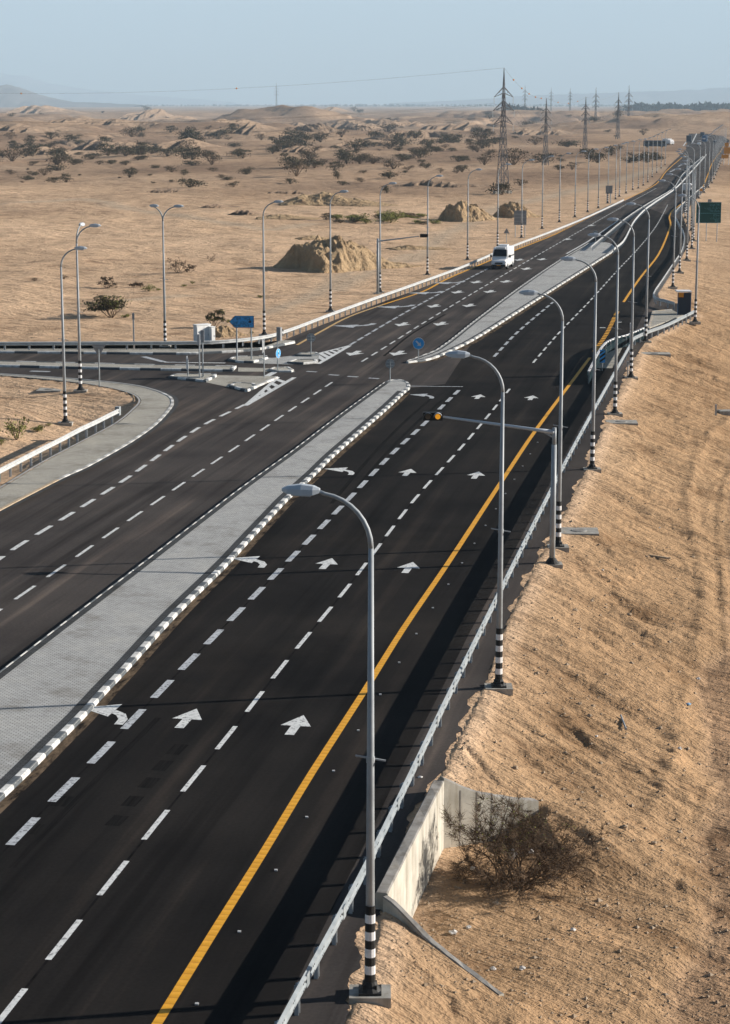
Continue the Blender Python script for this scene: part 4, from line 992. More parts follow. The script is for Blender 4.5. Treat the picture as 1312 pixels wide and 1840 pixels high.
# stacked orange boards
p = at(1306, 296, -0.1); k = 3700/math.hypot(p.y, CAM_H); s = empty('road_sign', p, 0, 'stack of orange roadworks boards beside the far road', 'sign')
for y0, y1, x0, x1 in ((256,263,1301,1308),(264,276,1300,1312),(277,284,1296,1309)):
    t = MB(); z0, z1 = above(0, y1, p), above(0, y0, p); t.box((((x0+x1)/2-1306)/k, -0.1, (z0+z1)/2), ((x1-x0)/k, 0.06, z1-z0)); t.build('board', M['orange'], s)
for dx in (-1.0, 0.6): t = MB(); t.tube([(dx, 0, -0.2), (dx, 0, above(0, 257, p))], 0.09, 6); t.build('post', M['galv_post'], s)
p = at(1259.5, 352, 0); s = empty('road_sign', p, 0, 'small round orange marker by the far right guardrail', 'sign'); zc = above(0, 341, p); t = MB(); t.tube([(0,0,-0.1),(0,0,zc)], 0.05, 6); t.build('post', M['galv_post'], s); t = MB(); t.disc((0,-0.08,zc),(0,1,0),0.33,0.04,16); t.build('plate', M['orange'], s)
# chevron board at the bus bay tip
p = at(1082, 666, 0.02); k = 3700/math.hypot(p.y, CAM_H); s = empty('chevron_board', p, 0, 'blue and black diagonally striped marker board at the bus bay tip', 'sign')
za, zb = above(0, 652, p), above(0, 629, p); hw = 5/k
t = MB(); t.tube([(0,0,0),(0,0,zb-0.1)], 0.035, 8); t.build('post', M['galv_post'], s)
t = MB(); t.box((0,-0.05,(za+zb)/2),(hw*2,0.03,zb-za)); pl = t.build('panel', M['blue_sign'], s); t = MB()
for q in range(3):
    z = za + (zb-za)*(q*0.34-0.02); dz = 0.17; t.poly([(-hw,-0.07,max(z,za)),(hw,-0.07,min(z+0.32,zb)),(hw,-0.07,min(z+0.32+dz,zb)),(-hw,-0.07,max(z,za)+dz)])
t.build('stripe', M['black'], pl)
# thin edge-on bus sign and its low post
p = at(1133, 676, -0.1); s = empty('bus_stop_sign', p, 0, 'tall thin edge-on white bus stop sign beside the sixth street lamp', 'sign')
zt = above(0, 578, p); t = MB(); t.tube([(0,0,-0.2),(0,0,zt)], 0.04, 8); t.build('post', M['pole'], s); t = MB(); t.box((-0.03,0.1,zt-0.25),(0.16,0.6,0.45),-0.1); t.build('top_plate', M['sign_white'], s); t = MB(); t.box((-0.05,0.1,zt-1.4),(0.10,0.6,1.6),-0.1); t.build('timetable_board', M['sign_white'], s)
s, p, zt = post_thing(1128, 680, 645, 'short thin post at the foot of the bus stop sign', 'post', 0.045, 'marker_post', -0.2); t = MB(); t.box((-0.02,0,zt-0.1),(0.12,0.3,0.2)); t.build('plate', M['grey_back'], s)
# bus shelter
p = at(1229, 566, 0.1); k = 3700/math.hypot(p.y, CAM_H); s = empty('bus_shelter', p, 0, 'small dark panelled bus shelter with pale roof and orange corner board', 'bus shelter')
zt = above(0, 527, p); hw = 11.5/k
t = MB(); t.box((0,0.0,zt/2-0.1),(hw*2,0.06,zt+0.1)); t.build('front_panel', M['navy'], s)
t = MB(); t.box((hw-0.03,0.75,zt/2-0.1),(0.06,1.42,zt+0.1)); t.build('side_panel', M['navy'], s)
t = MB(); t.box((0,0.78,zt+0.05),(hw*2+0.16,1.75,0.10)); t.build('roof', M['sign_white'], s)
t = MB(); t.box((-hw+0.28,-0.06,zt-0.26),(0.5,0.05,0.42)); t.build('notice_board', M['orange'], s)
for x in (-hw, hw): t = MB(); t.box((x,-0.035,zt/2-0.1),(0.07,0.07,zt+0.1)); t.build('corner_post', M['blue_body'], s)
t = MB(); t.box((0,0.9,0.45),(hw*1.5,0.4,0.06)); t.build('bench', M['galv_post'], s)

# ------------------------------------------------------------------ white cabinets
for x0, x1, yt, lb in ((351,376,581,'larger white double cabinet behind the side road guardrail'), (377,384,585,'narrow white cabinet against the right of the larger one')):
    p = at((x0+x1)/2, 619, -0.1); k = 3700/math.hypot(p.y, CAM_H); s = empty('utility_cabinet', p, R(36), lb, 'cabinet'); zt = above(0, yt, p); wd = (x1-x0)/k*1.22
    t = MB(); t.box((0,0,zt/2-0.1),(wd*0.94,0.55,zt+0.1)); t.build('body', M['cabinet'], s); t = MB(); t.box((0,0,zt),(wd,0.65,0.08)); t.build('lid', M['cabinet'], s)
    for q in ((-0.24, 0.24) if wd > 0.8 else (0,)):
        t = MB(); t.box((q*wd,-0.285,zt/2-0.02),(wd*(0.42 if wd > 0.8 else 0.8),0.02,zt*0.85)); d = t.build('door', M['cabinet'], s); t = MB(); t.box((q*wd+0.1,-0.305,zt/2),(0.03,0.03,0.15)); t.build('handle', M['galv_post'], d)

# ------------------------------------------------------------------ concrete slabs and small things on the verge
def access_slab(px, py, wpx, label, z):
    p = at(px, py, z); p.z = zg(p.x, p.y) + 0.05; k = 3700/math.hypot(p.y, CAM_H); wd = wpx/k
    s = empty('access_slab', p, -0.05, label, 'manhole slab', 'concrete access slabs on the verge')
    t = MB(); t.box((0,0,-0.3),(wd,1.5,0.62)); t.build('slab', M['concrete_slab'], s)
    t = MB(); t.disc((0,0,0.022),(0,0,1),0.36,0.03,24); c = t.build('cover', M['kerb_grey'], s); t = MB(); t.disc((0,0,0.03),(0,0,1),0.30,0.03,20); t.build('rim', M['concrete_rough'], c)
access_slab(1041, 954, 68, 'concrete access slab beside the third right street lamp', -0.2)
access_slab(1117, 758, 56, 'concrete access slab below the fifth right street lamp', -0.2)
access_slab(1178, 635, 52, 'concrete access slab on sand right of the bus stop sign', -0.2)
p = ground_at(90, 692); access_slab(90, 691, 44, 'concrete access slab on sand by the left slip road', p.z+0.25)
p = ground_at(1286, 747); s = empty('marker_stump', p, 0, 'short grey post stump on sand near the right edge', 'post'); t = MB(); t.box((0,0,0.35),(0.12,0.12,0.95)); t.build('post', M['galv_post'], s)
p = ground_at(1305, 744); o = MB(); o.box((0,0,0.1),(1.2,1.0,0.3),0.1); o.box((0,0,0.26),(1.0,0.8,0.04),0.1); tag(o.build('concrete_block', M['concrete_slab'], None, loc=p), 'pale concrete block on sand at the right edge beside the post stump', 'block')
# road studs right of the yellow line
stud = MB(); stud.box((0,0,0.018),(0.085,0.075,0.035)); stud.box((0,-0.04,0.018),(0.06,0.012,0.024)); st = None
for p, tt in walk(offset(upto(yr, 40, 125), 0.62), 4.2, 1.0):
    if st is None: st = stud.build('road_stud', M['grey_cladding']); c = st
    else: c = st.copy(); COL.objects.link(c)
    c.location = (p.x, p.y, 0.005); tag(c, 'small white road stud on asphalt right of the yellow line', 'road stud', 'road studs along the yellow line')

# ------------------------------------------------------------------ culvert
s = empty('culvert', (CA.x, CA.y, 0), 0, 'concrete culvert outlet with headwall and two sloping wing walls beside the road', 'culvert')
def wall(a, b, za, zb, bot, th, name, side=1, m='concrete'):
    """wall from plan point a to b, top sloping za->zb; its outer face lies on the line a-b, thickness to the side"""
    a2, b2 = Vector((a.x-CA.x, a.y-CA.y, 0)), Vector((b.x-CA.x, b.y-CA.y, 0)); d = (b2-a2).normalized(); n = Vector((d.y, -d.x, 0))*side*th
    mb = MB(); P = [a2, b2, b2+n, a2+n]; Z = [za, zb, zb, za]
    K = 14; ring = []
    rr = random.Random(5)
    vs = []
    for i in range(K+1):
        f = i/K; p = a2.lerp(b2, f); z = za+(zb-za)*f
        if name == 'wing_wall': wq = p + n.normalized()*0.42; z = zg(wq.x+CA.x, wq.y+CA.y) + (0.03 if side < 0 else -0.03) + 0.45*(1-f)**4
        j = rr.uniform(-0.015, 0.015)
        base = len(mb.v); mb.v += [tuple(p + Vector((0,0,bot))), tuple(p + Vector((0,0,z-0.03))), tuple(p + n*0.12 + Vector((0,0,z+j))), tuple(p + n*0.9 + Vector((0,0,z+rr.uniform(-.015,.015)))), tuple(p + n + Vector((0,0,z-0.03))), tuple(p + n + Vector((0,0,bot)))]
        if i:
            for e in range(5): mb.face((base-6+e, base+e, base+e+1, base-6+e+1), 0 if e in (0, 4) else 1)
    mb.face(range(6)); mb.face([K*6+e for e in range(6)][::-1])
    o = mb.build(name, [M[m], M['concrete_rough']], s)
    bm = bmesh.new(); bm.from_mesh(o.data); bmesh.ops.recalc_face_normals(bm, faces=bm.faces); bm.to_mesh(o.data); bm.free()
    return o
wall(CB, CA, 0.45, 0.45, -2.4, 0.32, 'headwall', -1)
h_ = wall(CA, CC, 0.447, -1.5, -3.0, 0.26, 'wing_wall', -1)
wall(CB, CD, 0.447, -1.75, -3.0, 0.17, 'wing_wall', 1)
jm = MB()                                                       # shutter joints on the far wing wall
for f in (0.17, 0.34, 0.5):
    q = Vector((CC.x-CA.x, CC.y-CA.y, 0)); pq = q*f; d_ = q.normalized(); zt = zg(CA.x+pq.x+d_.y*-.75, CA.y+pq.y+d_.x*.75)+0.05; d = q.normalized(); jm.box((pq.x + d.y*0.004, pq.y - d.x*0.004, (zt-1.8)/2), (0.035, 0.008, zt+1.8), math.atan2(d.y, d.x))
jm.build('joint', M['concrete_rough'], h_)

# ------------------------------------------------------------------ vegetation
def limb(mb, rng, p, d, L, r, depth, tips, up=0.1, mi=0, bend=0.25, sides=5):
    pts = [Vector(p)]; n = 4; d = Vector(d).normalized()
    for i in range(n):
        d = (d + Vector((rng.gauss(0,bend), rng.gauss(0,bend), rng.gauss(0,bend*0.7)+up*0.3))).normalized(); pts.append(pts[-1]+d*L/n)
    mb.tube(pts, [r*(1-0.55*i/n) for i in range(n+1)], sides, mi, cap=False)
    if depth == 0: tips.append((pts[-1], d)); tips.append((pts[-2], d)); return
    for k in range(rng.choice((2, 3, 3))):
        q = pts[rng.choice((2, 3, 4))]; a = Vector((rng.gauss(0,1), rng.gauss(0,1), rng.gauss(0.15,0.5))).normalized()
        limb(mb, rng, q, (d*0.9+a*0.85), L*rng.uniform(0.5,0.8), r*0.5, depth-1, tips, up, mi, bend, max(3, sides-1))
def acacia(name, label, cat, loc, wd, ht, seed, group=None, leafy=1.0, mats=('olive_leaf', 'green_leaf'), leafsize=0.10, depth=2, lean=0.0, nper=22, wide=1.0):
    rng = random.Random(seed); s = empty(name, loc, 0, label, cat, group); t = MB(); tips = []
    for k in range(6):
        a = k/6*6.28+rng.uniform(-.4,.4); limb(t, rng, (rng.uniform(-.1,.1)*wd*.3, rng.uniform(-.1,.1)*wd*.3, -0.15), (math.cos(a)*0.75*wide+lean, math.sin(a)*0.75*wide, 0.75), ht*0.62, 0.022*ht, depth, tips, 0.15)
    t.build('trunk', M['bark'], s)
    c = MB()
    for p, d in tips:
        if p.z < ht*0.30 and rng.random() < 0.8: continue
        for j in range(int(nper*leafy)):
            q = p + Vector((rng.gauss(0,1)*wd*0.055, rng.gauss(0,1)*wd*0.055, rng.gauss(0,1)*ht*0.035)); c.leaf(q, leafsize*rng.uniform(.6,1.5), rng, 1 if rng.random() < 0.18 else 0)
    if c.v: c.build('crown', [M[mats[0]], M[mats[1]]], s)
    # scale to wanted size
    xs = [v[0] for v in c.v] or [v[0] for v in t.v]; zs = [v[2] for v in c.v] or [v[2] for v in t.v]
    s.scale = (wd/(max(xs)-min(xs)), wd/(max(xs)-min(xs)), ht/max(zs))
    return s
# dry thorn bush in the culvert
def thorn_bush():
    rng = random.Random(21); p = ground_at(918, 1592); s = empty('thorn_bush', p, 0, 'large dry thorn bush with bare twigs growing inside the culvert outlet', 'bush')
    t = MB(); tips = []
    for k in range(22):
        a = rng.uniform(0, 6.28); limb(t, rng, (rng.uniform(-.5,.5), rng.uniform(-.4,.4), -0.1), (math.cos(a)*0.7+0.38, math.sin(a)*0.55+0.15, rng.uniform(0.35,1.0)), rng.uniform(1.05,1.8), 0.034, 3, tips, 0.05, 0, 0.3, 5)
    for (x, y, zz) in ((-1.0, 0.2, 1.3), (-0.7, 0.1, 1.0)): limb(t, rng, (x*.3, y, 0.2), (x, 0.1, zz), 1.7, 0.035, 2, [], 0.3, 0, 0.3, 5)
    t.build('branches', M['bark'], s); f = MB(); g = MB()
    for q, d in tips:
        for j in range(9):
            e = q + Vector((rng.gauss(0,.10), rng.gauss(0,.10), rng.gauss(0,.08))); dd = (d+Vector((rng.gauss(0,.7),rng.gauss(0,.7),rng.gauss(0,.6)))).normalized(); f.tube([q, q+dd*rng.uniform(.15,.42)], [0.007, 0.003], 3, 0, False)
            if rng.random() < 0.5: g.leaf(e, rng.uniform(.018,.04), rng, 1 if q.z > 1.5 and rng.random() < 0.5 else 0)
    f.build('twigs', M['bark'], s); g.build('leaves', [M['brown_leaf'], M['green_leaf']], s); s.scale = (0.84, 0.84, 0.88)
    for i, (x, y, z) in enumerate(((920,1535,0.9),(955,1530,1.2),(850,1560,0.6),(1040,1510,0.3))):
        q = at(x, y, p.z+z); b = litter_bag(q, rng, 0.07 if i else 0.15); tag(b, ('shredded pale plastic bag caught low in the thorn bush', 'small white plastic scrap snagged among thorn twigs', 'pale plastic scrap at the left of the thorn bush', 'white plastic scrap right of the thorn bush')[i], 'plastic bag')
def litter_bag(q, rng, r, m='litter_white', flat=1.0):
    bm = bmesh.new(); bmesh.ops.create_icosphere(bm, subdivisions=2, radius=r)
    for v in bm.verts: v.co = Vector((v.co.x*rng.uniform(.5,1.3), v.co.y*rng.uniform(.5,1.2), v.co.z*rng.uniform(.5,1.3)*flat))
    me = bpy.data.meshes.new('plastic_bag'); bm.to_mesh(me); bm.free(); me.materials.append(M[m]); o = bpy.data.objects.new('plastic_bag', me); COL.objects.link(o); o.location = q; return o
thorn_bush()
rl = random.Random(4)
for x, y, r, m, lb in ((815,1678,.20,'litter_white','torn white plastic bag on sand below the thorn bush'),(842,1668,.14,'litter_white','white paper scrap just right of the torn bag below the thorn bush'),(886,1742,.13,'litter_white','pale lump of litter near the foot of the near wing wall'),(1030,1672,.13,'litter_white','small white scrap on the trodden flat right of the culvert'),
    (938,1742,.14,'litter_white','grey-white stone-sized scrap on sand toward the bottom right'),(1255,1221,.15,'litter_white','white bottle lying along the track edge at right'),(1237,1268,.17,'litter_blue','bluish plastic bottle lying at the berm by the track'),(1222,1346,.14,'litter_white','pale crumpled scrap at the berm below the bluish bottle'),(1072,1324,.10,'litter_white','tiny white scrap in the middle of the embankment'),(1185,954,.09,'litter_white','tiny white scrap high on the embankment right of the slab'),
    (1083,953+72,.10,'litter_white','white scrap on the embankment below the concrete slab'),(755,1398,.12,'litter_white','crumpled pale bag at the foot of the guardrail above the culvert')):
    r *= 0.6; q = ground_at(x, y); tag(litter_bag(q + Vector((0,0,r*0.4)), rl, r, m, 0.6), lb, 'litter')
q = ground_at(1120, 1300); t = MB(); d = (ground_at(1126,1312)-ground_at(1117,1288)); t.tube([-d/2+Vector((0,0,.06)), d/2+Vector((0,0,.06))], 0.035, 8); t.disc(d/2+Vector((0,0,.06)), d, 0.05, 0.08, 8); tag(t.build('pipe', M['galv'], None, loc=q), 'thin grey pipe lying on the embankment slope', 'pipe')
q = ground_at(1185, 1003); t = MB(); d = Vector((0.45,-0.3,0.0)); t.bar(-d+Vector((0,0,.07)), d+Vector((0,0,.05)), 0.09); t.bar(d*0.7+Vector((0,0,.05)), d*1.1+Vector((0,0,.09)), 0.06); tag(t.build('plank', M['kerb_tan'], None, loc=q), 'pale broken plank on the embankment', 'plank')

acacia('acacia_tree', 'broad flat-topped acacia on sand behind the left street lamps', 'tree', ground_at(201, 571), 5.4, 2.4, 3, leafy=1.3, depth=2, nper=26)
acacia('acacia_tree', 'small spreading acacia just behind the broad one', 'tree', ground_at(193, 517), 2.6, 1.3, 4, mats=('brown_leaf','olive_leaf'), leafsize=.08, nper=16)
acacia('dry_bush', 'tall dry brown bush behind the two-armed street lamp', 'bush', ground_at(318, 491), 2.6, 2.0, 5, mats=('brown_leaf','brown_leaf'), leafsize=.07, nper=8, wide=.8)
acacia('dry_bush', 'smaller dry bush right of the tall dry brown bush', 'bush', ground_at(341, 490), 1.8, 1.1, 6, mats=('brown_leaf','brown_leaf'), leafsize=.07, nper=12)
acacia('dry_bush', 'leafless little bush right of the dry brown bushes', 'bush', ground_at(380, 470), 1.3, 1.1, 7, mats=('brown_leaf','brown_leaf'), leafsize=.04, nper=4, wide=.7)
acacia('dry_bush', 'low brown bush between acacia and green tufts', 'bush', ground_at(245, 516), 1.9, 0.6, 8, mats=('brown_leaf','brown_leaf'), leafsize=.08, nper=12)
acacia('shrub', 'loose green shrub behind the white cabinets', 'shrub', ground_at(385, 588), 2.0, 1.7, 9, mats=('olive_leaf','green_leaf'), leafsize=.09, nper=14, wide=.7)
def shrub_mesh(seed, n, size, gmats, flat=0.6, spread=0.9):
    """unit shrub: about 1 wide, 0.6 tall, leaf clumps on stems, uneven outline"""
    rng = random.Random(seed); c = MB(); stems = []
    for k in range(rng.randint(7, 10)):
        a = rng.uniform(0, 6.28); r = rng.uniform(0.12, 0.46)*spread; top = Vector((math.cos(a)*r, math.sin(a)*r, flat*rng.uniform(0.45, 1.0))); stems.append(top)
        c.tube([(0,0,-0.05), top*0.55+Vector((0,0,0.02)), top], [0.018, 0.012, 0.006], 3, 2, False)
    for top in stems:
        m = int(n/len(stems)*rng.uniform(.6,1.4)); sx = rng.uniform(.07,.14)
        for j in range(m): c.leaf(top + Vector((rng.gauss(0,sx), rng.gauss(0,sx), rng.gauss(-0.03,sx*0.6))), size*rng.uniform(.6,1.5), rng, 1 if rng.random() < 0.22 else 0, 0.2)
    for j in range(n//4): 
        a = rng.uniform(0,6.28); r = rng.uniform(0,0.42); c.leaf((math.cos(a)*r, math.sin(a)*r, rng.uniform(0.05, flat*0.55)), size*rng.uniform(.6,1.4), rng, 0)
    return c
protos = {}
def shrub_proto(key, *a, mats):
    o = shrub_mesh(*a[:3], mats, *a[3:]).build(key, [M[m] for m in mats]); bpy.data.objects.remove(o, do_unlink=False) if False else None; return o
used = set()
kinds = {'dark': [shrub_mesh(s_, 620, 0.034, None, f).build('desert_bush', [M['olive_leaf'], M['brown_leaf'], M['bark']]) for s_, f in ((1,.55),(2,.7),(3,.45),(4,.62),(5,.38))],
         'brown': [shrub_mesh(s_, 430, 0.032, None, f).build('desert_bush', [M['brown_leaf'], M['olive_leaf'], M['bark']]) for s_, f in ((11,.55),(12,.7),(13,.45))],
         'green': [shrub_mesh(s_, 420, 0.042, None, f).build('green_shrub', [M['green_leaf'], M['olive_leaf'], M['bark']]) for s_, f in ((21,.5),(22,.7),(23,.4))]}
FARB = 'dark scrubby bush on the distant desert plain'
brng = random.Random(99)
def put_bush(kind, p, wd, label, cat='bush', group=None, sq=1.0):
    o = brng.choice(kinds[kind])
    if o.name in used: o = o.copy(); COL.objects.link(o)
    used.add(o.name)
    o.location = p; o.scale = (wd, wd, wd*sq); o.rotation_euler = (0, 0, brng.uniform(0, 6.28)); tag(o, label, cat, group); return o
def nearest(px, py):
    p = at(px, py); return Vector((p.x, p.y, zg(p.x, p.y)))
for x, y, wpx, k, lb, sq in ((30,790,38,'green','yellow-green shrub at the left edge by the short guardrail',1.3),(67,776,26,'green','smaller green shrub right of the yellow-green one at the left edge',1.1),(87,766,10,'green','tiny green tuft nearest the first left street lamp',1.0),(2,800,16,'green','green tuft cut by the left edge',1.2),
    (268,523,24,'green','low orange and green tuft right of the acacia',.6),(284,522,12,'green','small green tuft beside the orange and green tuft',.7),(330,515,12,'green','small green tuft right of the two-armed lamp',.7),(346,510,9,'green','tiny green tuft furthest right of the two-armed lamp',.7),(62,505,13,'brown','small brown tuft on sand left of the acacia',.8),(115,503,18,'brown','low dry tuft behind the first left street lamps',.5),
    (225,571,18,'green','green skirt of low shrub under the broad acacia',.8),(452,601,9,'green','small green tuft below the blue direction sign',1),(409,580,10,'green','green weed by the left tip of the blue sign',1.3),(467,535,14,'green','green weed behind the street lamp by the blue sign',.7)):
    p = ground_at(x, y); kk = 3700/math.hypot(p.y, CAM_H-p.z); put_bush(k, p, wpx/kk*1.1, lb, 'shrub', None, sq)
GP = 'low green shrubs in the green patch'
for i in range(34):
    x = brng.uniform(605, 815) if i > 4 else brng.uniform(575, 640); y = 397 - (x-605)*0.02 + brng.gauss(0, 4.5); p = nearest(x, y); put_bush('green' if brng.random() < .82 else 'dark', p, brng.uniform(1.6, 3.6), 'low green shrub within the green patch beyond the left guardrail', 'shrub', GP, .55)
GB = 'dark bushes scattered over the desert plain'
bl = [(342,335,52),(410,328,24),(420,334,22),(98,322,30),(120,324,30),(48,316,30),(232,318,30),(443,312,26),(309,306,30),(20,302,26),(80,305,30),(103,298,38),(226,295,24),(178,292,22),(138,286,24),(533,318,52),(524,300,54),(521,331,24),(332,286,52),(300,280,44),(226,280,44),(196,278,50),(102,282,44),(45,278,44),(438,285,40),(490,277,30),(470,254,26),(490,254,22),(563,276,34),(576,258,30),(624,294,44),(600,304,36),(616,333,24),(608,326,24),(384,303,24),(279,298,22),(375,274,24),(5,278,24),(420,262,30),
      (811,258,44),(748,252,40),(678,254,40),(846,262,30),(877,258,32),(824,291,36),(763,280,40),(670,294,34),(733,306,26),(766,302,30),(831,309,32),(922,296,62),(980,292,50),(1018,264,46),(962,260,34),(948,229,30),(1058,281,40),(1074,292,44),(1099,280,32),(1147,290,44),(1163,292,46),(1178,288,40),(1130,292,36),(1109,231,26),(1069,231,26),(1180,221,22),(1203,226,26),(1235,225,26),(1276,219,28),(1028,306,24),(903,350,50),(935,334,30),(1003,306,24),(700,323,36),(650,330,20),(696,348,26)]
for x, y, wpx in bl:
    p = nearest(x, y); kk = 3700/math.hypot(p.y, CAM_H); put_bush('dark' if brng.random() < .7 else 'brown', p, wpx/kk*1.0, FARB, 'bush', GB, brng.uniform(.55, .85))
for i in range(125):
    y = brng.gauss(268, 15); x = brng.uniform(-20, 900); p = nearest(x, y); kk = 3700/math.hypot(p.y, CAM_H)
    if paved_distance(np.array([p.x]), np.array([p.y]))[0] > 20: put_bush('dark' if brng.random() < .5 else 'brown', p, brng.uniform(18, 52)/kk, FARB, 'bush', GB, brng.uniform(.5, .8))
for i in range(120):
    y = 200 + 130*brng.random()**1.25; x = brng.uniform(-40, 1180 if y < 300 else 860); p = nearest(x, y)
    if abs(float(paved_distance(np.array([p.x]), np.array([p.y]))[0])) < 25 or float(paved_distance(np.array([p.x]), np.array([p.y]))[0]) < 0: continue
    kk = 3700/math.hypot(p.y, CAM_H); put_bush('dark' if brng.random() < .6 else 'brown', p, brng.uniform(8, 22)/kk, FARB, 'bush', GB, brng.uniform(.5, .8))

# ------------------------------------------------------------------ earth mounds
def mound(px, py, wd, dp, ht, seed, cliff=1.0, turn=38, name='dirt_hill', m='clay'):
    """spoil heap with a steep cut end; the crest runs from the front left to the back right"""
    p = nearest(px, py); n = 110; mb = MB(); X, Y = np.meshgrid(np.linspace(-0.62, 0.75, n), np.linspace(-0.7, 0.7, n), indexing='xy')
    a = fbm(X*3.5+seed, Y*3.5+seed*2, 4, .6); b = fbm(X*11+seed, Y*11, 5, .65); ed = np.abs(fbm(X*5.5+seed*3, Y*2.2+2, 4, .6))
    xs = X+0.10*a; top = np.where(xs < -0.05, 0.80+0.2*sst(-0.34, -0.05, xs), 1-sst(-0.05, 0.74, xs)**0.85)
    top = top*(sst(-0.44, -0.36, xs) if cliff else sst(-0.6, -0.2, xs))
    r = np.abs(Y*1.0+0.12*a)/0.5; cr = np.clip((1-r)*1.5, 0, 1)**0.8
    z = ht*top*cr*(1+0.22*a-0.6*np.minimum(ed, .45)) + ht*0.085*b*(top*cr > 0.02)
    z = np.where((r > 1.0) | (xs > 0.73) | (xs < -0.46), -0.5, z)
    for i in range(n):
        for j in range(n): mb.v.append((X[i,j]*wd, Y[i,j]*dp, float(z[i,j])))
    for i in range(n-1):
        for j in range(n-1): mb.face((i*n+j, i*n+j+1, (i+1)*n+j+1, (i+1)*n+j))
    o = mb.build(name, M[m], None, False, p); o.rotation_euler = (0, 0, R(turn)); return tag(o, kind='structure')
mound(602, 480, 13.5, 11, 3.9, 3.1); mound(838, 394, 9.5, 7, 3.4, 5.7); mound(590, 368, 20, 9, 2.4, 8.3, 0, 0); mound(925, 390, 7, 6, 2.6, 1.9); mound(405, 597, 3.2, 2.4, .9, 2.2)
mound(505, 392, 9, 6, 0.7, 4.2, 0, 0); mound(560, 428, 5, 3, 0.5, 6.2, 0, 20); mound(740, 447, 7, 4, 0.5, 7.2, 0, 20)
for a_ in ((570,246,30,26,5,2.9),(650,236,26,22,5,1.3),(478,232,40,30,5,7.7),(690,258,22,20,3.5,4.4),(150,258,40,30,4,6.1),(800,246,30,24,4,3.2)): mound(*a_, m='bank')
def bank(px0, px1, py, ht, dp, seed):
    a, b = nearest(px0, py), nearest(px1, py); n, m_ = 90, 16; mb = MB(); L = (b-a).length; zz = min(a.z, b.z)
    for i in range(n):
        f = i/(n-1); x = L*(f-0.5); wob = float(fbm(np.array([f*7.0+seed]), np.array([seed*1.7]), 4, .6)[0]); wob2 = float(fbm(np.array([f*22.0+seed]), np.array([seed]), 3, .6)[0])
        h = ht*min(1, 5*f, 5*(1-f))*(0.75+0.55*wob)
        for j in range(m_):
            v = j/(m_-1); y = v*dp + (wob*0.35+wob2*0.08)*dp*(1-v); k = min(1, v/0.10) if v < 0.10 else 1-((v-0.10)/0.9)**0.8
            mb.v.append((x, y, h*k*(1+0.25*wob2) - (0.8 if j in (0, m_-1) else 0)))
    V_ = np.array(mb.v); c = (a+b)/2; ca, sa = math.cos(R(-24)), math.sin(R(-24)); zz_ = height(c.x + V_[:,0]*ca - V_[:,1]*sa, c.y + V_[:,0]*sa + V_[:,1]*ca)
    mb.v = [(float(q[0]), float(q[1]), float(q[2]+w_-zz)) for q, w_ in zip(V_, zz_)]
    for i in range(n-1):
        for j in range(m_-1): mb.face((i*m_+j, (i+1)*m_+j, (i+1)*m_+j+1, i*m_+j+1))
    c = (a+b)/2; o = mb.build('dirt_hill', M['bank'], None, False, Vector((c.x, c.y, zz))); o.rotation_euler = (0, 0, R(-24)); return tag(o, kind='structure')
for q in ((95,250,268,4.5,60,1.1),(20,110,272,3.5,50,2.3),(255,330,267,4,60,3.7),(430,700,226,11,120,4.2),(200,275,212,13,150,5.9),(285,325,215,9,110,6.4),(560,665,232,6,90,7.3),(640,760,222,8,120,8.8),(690,760,247,4,60,9.4),(0,130,230,5,110,10.2),(330,470,251,4,70,11.7),(720,890,236,5,90,12.9),(500,560,274,3.5,45,13.3),(380,440,240,5,80,14.6),(60,220,244,4,90,15.2),(590,700,262,3,55,16.4),(820,960,222,8,120,17.7),(0,90,207,12,160,18.1),(700,860,336,1.6,16,19.5),(390,520,214,8,120,20.9),(900,1010,243,4,70,21.2),(-60,60,254,4,70,22.0),(480,600,205,12,200,23.3),(355,402,374,.8,9,24.1),(404,455,386,.9,9,25.2),(250,330,345,.9,14,26.4),(470,545,352,1.0,12,27.1)): bank(*q)
# pebbles and clods on the embankment and track
pb = MB(); prg = random.Random(12)
def stone(mb, c, r, rng):
    b = len(mb.v); V = [(1,0,0),(-1,0,0),(0,1,0),(0,-1,0),(0,0,1),(0,0,-.6)]
    for x, y, z in V: mb.v.append((c.x + x*r*rng.uniform(.6,1.3), c.y + y*r*rng.uniform(.6,1.3), c.z + z*r*rng.uniform(.5,1.0)))
    for f in ((0,2,4),(2,1,4),(1,3,4),(3,0,4),(2,0,5),(1,2,5),(3,1,5),(0,3,5)): mb.face([b+i for i in f])
PX = np.array([prg.uniform(700, 1330) for _ in range(11000)]); PY = np.array([prg.uniform(700, 1860) for _ in range(11000)])
pp = [at(x, y, -1.6) for x, y in zip(PX, PY)]; xx = np.array([p.x for p in pp]); yy = np.array([p.y for p in pp]); zz_ = height(xx, yy); dd_ = paved_distance(xx, yy)
for x, y, z, d in zip(xx, yy, zz_, dd_):
    if d > 0.15: stone(pb, Vector((x, y, z+0.01)), min(0.11, 0.013*math.exp(abs(prg.gauss(0, .72)))), prg)
tag(pb.build('gravel', M['rock']), kind='stuff')
RG = 'loose stones on the embankment'
